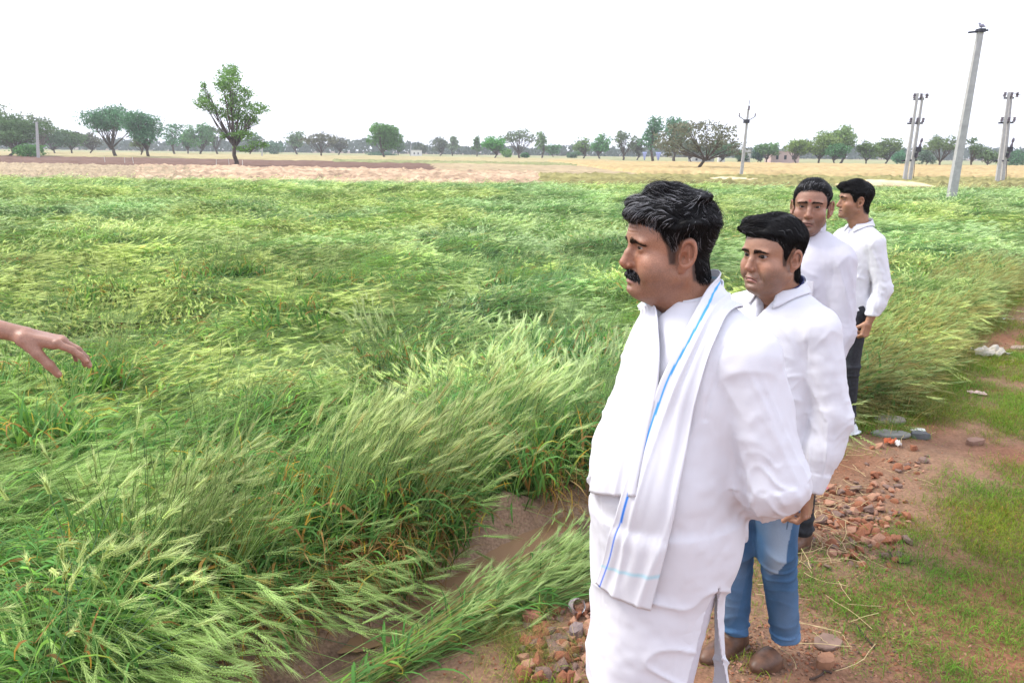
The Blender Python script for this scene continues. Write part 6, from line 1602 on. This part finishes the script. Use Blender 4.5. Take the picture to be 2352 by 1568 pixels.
def buttons(body, sp, s, Mb, T, zs, x=.0, r=.0055, m=None, f=None):
    for z in zs:
        y = .30
        P = np.stack([np.full(200, x), np.linspace(.02, .32, 200), np.full(200, z)], 1)
        v = f(P); i = np.where(v < 0)[0]
        y = P[i[-1], 1] if len(i) else .12
        b = MB(); b.tube([(x, y - .004, z), (x, y + .005, z)], [r, r], 12); b.tube([(x, y + .005, z), (x, y + .0065, z)], [r * .6, r * .5], 10)
        o = b.mesh('button', True, [m]); co = np.empty(len(o.vertices) * 3); o.vertices.foreach_get('co', co)
        o.vertices.foreach_set('co', loc2w(co.reshape(-1, 3), s, Mb, T).ravel()); obj('button', o, body)

# ---- the man in the white kurta, nearest the camera
S1 = dict(head=HEAD1, head_az=79, head_pitch=-3, body_az=68, shy=-.045, neck_off=(.012, 0, .035), ear_px=(1576, 588), ear_y=1.69, head_h=.0018, bulk=1.05, belly=.042, loose=.014, fold=.85, sw=.150,
          J=joints(shL=(-.150, -.058, 1.388), shR=(.145, -.066, 1.388), elL=(-.212, -.110, 1.125), wrL=(-.075, -.205, 1.01), elR=(.19, -.15, 1.12), wrR=(.05, -.21, 1.0), knL=(-.07, .05, .50), knR=(.09, .05, .50)),
          sleeve=(.078, .074, .070, .056), neck_hole=(.064, .066), vee=.055, skirt_z=.42,
          label='heavy-set moustached man with grey-streaked hair in a white kurta and blue-striped scarf, nearest the camera')
b1, s1, M1, T1, J1 = build_person(S1)
def skirt1(P):
    k = sstep(.95, .45, P[:, 2])
    q = np.hypot(P[:, 0] / (.176 - .012 * k), (P[:, 1] - .028) / (.168 - .012 * k))
    d = (q - 1) * .15
    d = np.maximum(d, P[:, 2] - .98); return np.maximum(d, .42 - P[:, 2])
def extra1(P, d):
    # hollow skirt, slit up the sides
    inner = np.maximum(skirt1(P) + .008, P[:, 2] - .90); inner = np.maximum(inner, 0 * P[:, 0] - 1)
    d = smax(d, -np.where(P[:, 2] < .90, skirt1(P) + .009, 1), .003)
    w = np.clip((.865 - P[:, 2]) * .20, -.02, .07)
    sl = np.maximum(np.abs(P[:, 1] + .015 - .02 * 0) - w, .03 - np.abs(P[:, 0]))
    d = smax(d, -np.maximum(sl, P[:, 2] - .865), .004)
    return smax(d, -np.maximum(np.maximum(P[:, 1] + .02, -.02 - P[:, 0]), P[:, 2] - .74), .004)
def post1(V):
    # the back tail hangs loose and flares, the front tail is pushed forward by the walk
    k = sstep(.80, .45, V[:, 2]); V = V.copy()
    back = (V[:, 1] < -.01)
    V[:, 1] += np.where(back, -.02 * k, .012 * k)
    V[:, 0] += np.where(back, -.02 * k, 0) + k * .012 * np.sin(V[:, 1] * 40 + V[:, 2] * 6)
    V[:, 1] += k * .012 * np.sin(V[:, 0] * 34 + V[:, 2] * 5)
    V[:, 2] += .012 * np.sin(V[:, 0] * 12) * k
    return V
kurta = shirt(b1, S1, s1, M1, T1, 'kurta', .0048, M_white, hem=.44, seed=11, skirt=skirt1, extra=extra1, post=post1)
trousers(b1, S1, s1, M1, T1, M_white2, .010, r=(.088, .070, .060), name='pyjama_trousers')
f1 = torso_field(S1)
for part in collar((0, -.020, 1.492), .0630, .066, .036, .022, .34, seed=1, f=torso_field(S1)): emit('collar', kurta, part, M_white, s1, M1, T1)
# the scarf: two hanging halves and the piece round the neck, laid on the kurta
def scarf_sheet(rows, n, m, stripe, cross=None, name='scarf', off=.010, seed=0, neckf=None):
    inner = resample([r[0] for r in rows], n); outer = resample([r[1] for r in rows], n)
    u = np.linspace(0, 1, m)[None, :, None]
    G = inner[:, None] * (1 - u) + outer[:, None] * u
    shp = G.shape; P = G.reshape(-1, 3)
    return P, shp
def local1(W): return (np.atleast_2d(W) - T1) @ M1 / s1
def march(px, py, f, off, near=1.2, far=2.4):
    d = ray(px, py); d = d / np.linalg.norm(d); o = np.array([0, 0, CAM_H])
    ts = np.linspace(near, far, 500); W = o + ts[:, None] * d; v = f(local1(W)) - off
    i = np.where(v < 0)[0]
    return W[i[0]] if len(i) else W[np.argmin(v)]
kf = lambda P: smin(torso_field(S1)(P), np.where(P[:, 2] < 1.0, skirt1(P), 1), .05)
hn = lambda P: smin(kf(P), d_cap(P, (0, -.020, 1.40), (.004, -.004, 1.60), .058, .052), .02)
left_rows = [((1606, 700), (1668, 722)), ((1575, 760), (1652, 762)), ((1545, 820), (1634, 800)), ((1515, 880), (1617, 850)), ((1485, 960), (1592, 940)),
             ((1458, 1040), (1578, 1030)), ((1432, 1130), (1558, 1120)), ((1408, 1210), (1545, 1200)), ((1390, 1280), (1524, 1290)), ((1368, 1338), (1494, 1402))]
right_rows = [((1512, 706), (1478, 712)), ((1514, 745), (1448, 775)), ((1520, 810), (1424, 850)), ((1514, 885), (1402, 930)), ((1494, 965), (1386, 1000)), ((1474, 1060), (1368, 1070)), ((1462, 1138), (1352, 1128))]
def rows_to_world(rows, off): return [(march(*a, hn, off), march(*b, hn, off)) for a, b in rows]
def wl(P): return loc2w(np.atleast_2d(P), s1, M1, T1)
def build_scarf():
    L = rows_to_world(left_rows, .012)
    # depth must not jump back as the cloth hangs off the belly: hang it plumb
    def plumb(rows, i0):
        out = []
        for k, (a, b) in enumerate(rows): out.append([local1(a)[0], local1(b)[0]])
        for k in range(i0, len(out)):
            for j in (0, 1):
                if out[k][j][1] < out[k - 1][j][1] - .004 * 0: out[k][j][1] = out[k - 1][j][1] - .002
        return out
    Ll = plumb(L, 7)
    Rl = [[local1(a)[0], local1(b)[0]] for a, b in rows_to_world(right_rows, .012)]
    # round the neck: (lower-outer edge, upper-inner edge)
    neck = [[np.array((.060, .050, 1.480)), np.array((.108, .050, 1.450))], [np.array((.064, -.010, 1.520)), np.array((.108, -.030, 1.465))],
            [np.array((.042, -.048, 1.556)), np.array((.080, -.090, 1.480))], [np.array((.0, -.064, 1.572)), np.array((.0, -.112, 1.475))],
            [np.array((-.042, -.048, 1.568)), np.array((-.082, -.092, 1.485))], [np.array((-.056, -.020, 1.556)), np.array((-.104, -.056, 1.480))]]
    rows = [[r[0], r[1]] for r in Rl[::-1]] + neck + [[r[0], r[1]] for r in Ll]
    n, m = 190, 40
    inner = resample([r[0] for r in rows], n); outer = resample([r[1] for r in rows], n)
    # match the rows at equal parameter: resample both by the mean path
    mid = np.array([(r[0] + r[1]) / 2 for r in rows]); sL = np.r_[0, np.cumsum(np.linalg.norm(np.diff(mid, axis=0), axis=1))]; t = np.linspace(0, sL[-1], n)
    def rs(A):
        A = np.array(A); Q = np.stack([np.interp(t, sL, A[:, i]) for i in range(3)], 1)
        for _ in range(10): Q[1:-1] = (Q[:-2] + 2 * Q[1:-1] + Q[2:]) / 4
        return Q
    inner, outer = rs([r[0] for r in rows]), rs([r[1] for r in rows])
    u = np.linspace(0, 1, m)[None, :, None]
    G = inner[:, None] * (1 - u) + outer[:, None] * u
    P = G.reshape(-1, 3)
    for _ in range(4):
        v = hn(P); g = grad(hn, P, .004); push = np.maximum(.011 - v, 0); P = P + g * push[:, None]
    G = P.reshape(n, m, 3)
    for _ in range(3):
        G[1:-1] = (G[:-2] + 2 * G[1:-1] + G[2:]) / 4
    uu = np.tile(np.linspace(0, 1, m)[None], (n, 1)); tt = np.tile(t[:, None], (1, m))
    gr = grad(hn, G.reshape(-1, 3), .004).reshape(n, m, 3)
    pl = (.0050 * ridge(np.sin((uu * 2.2 + .5 * vnoise(np.stack([tt.ravel() * 3, uu.ravel() * 2], 1), 1, 3).reshape(n, m)) * np.pi), 2) + .003 * vnoise(np.stack([tt.ravel() * 6, uu.ravel() * 7], 1), 1, 8).reshape(n, m))
    G = G + gr * pl[..., None]
    V, F = sheet(G, .0022)
    # woven stripes
    total = t[-1]; wid = np.linalg.norm(outer - inner, axis=1)[:, None] * uu
    c = np.tile((.74, .74, .775), (n * m, 1)); w_ = wid.ravel(); T_ = tt.ravel()
    blue = np.clip(1 - np.abs(w_ - .019) / .0042, 0, 1) > .3
    tl = T_ / total
    bc = np.array((.10, .42, .80))[None] * (1 - sstep(.55, 1, tl))[:, None] + np.array((.03, .16, .78))[None] * sstep(.55, 1, tl)[:, None]
    blue = blue & (tl > .47); c[blue] = bc[blue]
    pale = (np.clip(1 - np.abs(w_ - .019) / .0042, 0, 1) > .3) & (tl < .47) & (tl > .30); c[pale] = (.45, .68, .80)
    xs = (np.abs(T_ - (total - .085)) < .0035) & ~blue; c[xs] = (.48, .72, .80)
    return V, F, np.vstack([c, c])
sv, sf, sc = build_scarf()
emit('scarf', b1, (sv, sf, sc), M_blueband, s1, M1, T1)

# ---- the man in jeans behind him
S2 = dict(head=HEAD2, head_az=60, head_pitch=-3, head_tilt=0, body_az=54, neck_off=(0, 0, .04), ear_px=(1825, 600), ear_y=2.38, head_h=.0019, bulk=1.0, belly=.02, loose=.014, fold=.8, sw=.155,
          J=joints(elL=(-.225, -.035, 1.105), wrL=(-.212, .030, .862), hipL=(-.07, -.01, .92), knL=(-.050, -.07, .53), anL=(-.035, -.215, .10), hipR=(.09, -.01, .92), knR=(.10, -.03, .50), anR=(.11, -.09, .10)), sleeve=(.075, .067, .062, .046),
          neck_hole=(.066, .070), vee=.085, handL=(RELAX, (.03, -.10, -1), (-.9, -.3, 0)), handR=(dict(RELAX, mirror=1), (.02, .15, -1), (.9, -.3, 0)),
          label='round-faced clean-shaven man with sleek black hair in a white shirt and blue jeans')
b2, s2, M2, T2, J2 = build_person(S2)
SH2 = shirt(b2, S2, s2, M2, T2, 'shirt', .0056, M_white, hem=.80, seed=23)
for part in collar((0, -.022, 1.494), .069, .073, .030, .024, .42, fold=.036, point=.9, seed=2, f=torso_field(S2)): emit('collar', SH2, part, M_white, s2, M2, T2)
for part in collar((0, -.022, 1.500), .0665, .0705, .031, .024, .50, seed=2): emit('collar_lining', SH2, part, M_navy, s2, M2, T2)
buttons(SH2, S2, s2, M2, T2, (1.398, 1.30, 1.20, 1.10, 1.0), 0, .006, M_metal, torso_field(S2))
def denim(V):
    k = np.exp(-(((V[:, 2] - .55) / .25) ** 2)) * np.exp(-((np.abs(V[:, 0]) - .11) / .045) ** 2) * (V[:, 1] > -.03)
    c = np.tile((.052, .115, .215), (len(V), 1)) * (1 + .35 * fbm(V, 14, 3, 5)[:, None])
    k = np.clip(k * .7 + .15 * vnoise(V, 9, 3), 0, .7)[:, None]; c = c * (1 - k) + np.array((.42, .50, .58)) * k
    seam = (np.abs(V[:, 1] + .01) < .0028) & (np.abs(V[:, 0]) > .12); c[seam] = (.05, .085, .13)
    return c * np.where(V[:, 2] < .13, 1.25, 1)[:, None]
trousers(b2, S2, s2, M2, T2, M_denim, .0065, r=(.090, .070, .055), colf=denim, bottom=.085, name='jeans', fold=.0045)
for k in ('L', 'R'):
    e = shoe_field(np.array(J2['an' + k]) + (0, 0, 0), (0, 1, 0)); emit_cloth('shoe', b2, e, (-.25, -.15, 0), (.25, .26, .2), .005, None, M_leather, s2, M2, T2)

# ---- the man with the red forehead mark, facing the camera
S3 = dict(head=HEAD3, head_az=26, head_pitch=-2, body_az=52, neck_off=(0, 0, .045), ear_px=(1908, 482), ear_y=3.42, head_h=.0034, bulk=.95, loose=.013, fold=.8, sw=.155,
          J=joints(elL=(-.200, -.01, 1.08), wrL=(-.185, .10, .86)), sleeve=(.072, .060, .054, .042), neck_hole=(.062, .064), vee=.10, skirt_z=.70, hand_h=.004,
          handL=(RELAX, (.02, .2, -1), (-.9, -.3, 0)),
          label='lean man facing the camera with receding hair and a red forehead mark')
b3, s3, M3_, T3, J3 = build_person(S3)
def skirt3(P):
    q = np.hypot(P[:, 0] / .172, (P[:, 1]) / .150); d = (q - 1) * .15; d = np.maximum(d, P[:, 2] - .98); return np.maximum(d, .72 - P[:, 2])
SH3 = shirt(b3, S3, s3, M3_, T3, 'kurta', .0075, M_white2, hem=.74, seed=31, skirt=skirt3)
for part in collar((0, -.022, 1.494), .062, .065, .036, .022, .30, seed=3, f=torso_field(S3)): emit('collar', SH3, part, M_white2, s3, M3_, T3)
pk = MB(); pk.box((-.085, .150, 1.26), (.095, .006, .10)); pkm = pk.mesh('chest_pocket', False, [M_white2])
co = np.empty(len(pkm.vertices) * 3); pkm.vertices.foreach_get('co', co); co = co.reshape(-1, 3)
co[:, 1] = .150 + (co[:, 1] - .150) - .35 * (np.abs(co[:, 0]) - .04) ** 2 * 6 ; pkm.vertices.foreach_set('co', loc2w(co, s3, M3_, T3).ravel()); obj('chest_pocket', pkm, SH3)
trousers(b3, S3, s3, M3_, T3, M_dark, .012)
for k in ('L', 'R'):
    e = shoe_field(np.array(J3['an' + k]), (0, 1, 0)); emit_cloth('shoe', b3, e, (-.25, -.15, 0), (.25, .26, .2), .008, None, M_leather, s3, M3_, T3)

# ---- the young man furthest back
S4 = dict(head=HEAD4, head_az=92, head_pitch=-2, body_az=72, ear_px=(1978, 466), ear_y=5.0, head_h=.0042, bulk=.90, loose=.012, fold=.8, sw=.152,
          J=joints(elL=(-.218, -.075, 1.09), wrL=(-.218, .015, .86), anL=(-.11, -.02, .10), anR=(.10, .06, .10)), sleeve=(.068, .058, .052, .042), neck_hole=(.060, .063), vee=.07, hand_h=.004,
          handL=(FIST, (.02, .25, -1), (-.95, -.2, 0)),
          label='slim young man in profile with swept-up hair, white shirt and charcoal trousers')
b4, s4, M4, T4, J4 = build_person(S4)
SH4 = shirt(b4, S4, s4, M4, T4, 'shirt', .0085, M_white, hem=.90, seed=43)
for part in collar((0, -.022, 1.494), .062, .066, .030, .022, .42, fold=.036, point=.8, seed=4, f=torso_field(S4)): emit('collar', SH4, part, M_white, s4, M4, T4)
trousers(b4, S4, s4, M4, T4, M_dark, .010, r=(.085, .062, .050), top=1.02)
for k in ('L', 'R'):
    e = shoe_field(np.array(J4['an' + k]), (0, 1, 0)); emit_cloth('shoe', b4, e, (-.25, -.15, 0), (.25, .30, .2), .008, None, M_shoe, s4, M4, T4)

# ---- the man whose pointing arm reaches in from the left
HEAD5 = dict(HEAD3, seed=21, marks=[], skin=(.29, .150, .10))
S5 = dict(head=HEAD5, head_az=-80, body_az=-88, head_at=(-1.70, 1.57, 1.64), head_h=.006, bulk=1.0, loose=.012, fold=1.0, J=joints(elL=(-.19, .30, 1.40), wrL=(-.16, .590, 1.462)),
          sleeve=(.072, .062, .056, .050), neck_hole=(.062, .064), vee=.07, handL=(dict(POINT), (-.28, .93, -.30), (-.15, .28, .95)), hand_h=.0022,
          label='man mostly out of view whose bare pointing hand reaches in from the left')
b5, s5, M5, T5, J5 = build_person(S5)
S5s = dict(S5, J=joints(elL=(-.19, .24, 1.40), wrL=(-.185, .27, 1.405)), sleeve=(.074, .066, .064, .062))
shirt(b5, S5s, s5, M5, T5, 'shirt', .010, M_white, hem=.86, seed=51)
trousers(b5, S5, s5, M5, T5, M_dark, .013)
for k in ('L', 'R'):
    e = shoe_field(np.array(J5['an' + k]), (0, 1, 0)); emit_cloth('shoe', b5, e, (-.25, -.15, 0), (.25, .30, .2), .01, None, M_leather, s5, M5, T5)
# ------------------------------------------------------------------ the air
hb = MB(); hb.box((0, 950, 21.5), (2600, 2300, 53)); hz_me = hb.mesh('haze', False)
M_haze = bpy.data.materials.new('haze'); M_haze.use_nodes = True; nt = M_haze.node_tree
for n in list(nt.nodes): nt.nodes.remove(n)
ho = nt.nodes.new('ShaderNodeOutputMaterial'); pv = nt.nodes.new('ShaderNodeVolumePrincipled'); pv.inputs['Color'].default_value = (.93, .96, 1, 1); pv.inputs['Density'].default_value = .00052; pv.inputs['Anisotropy'].default_value = .2
nt.links.new(pv.outputs[0], ho.inputs['Volume']); hz_me.materials.append(M_haze)
obj('haze', hz_me, kind='stuff')
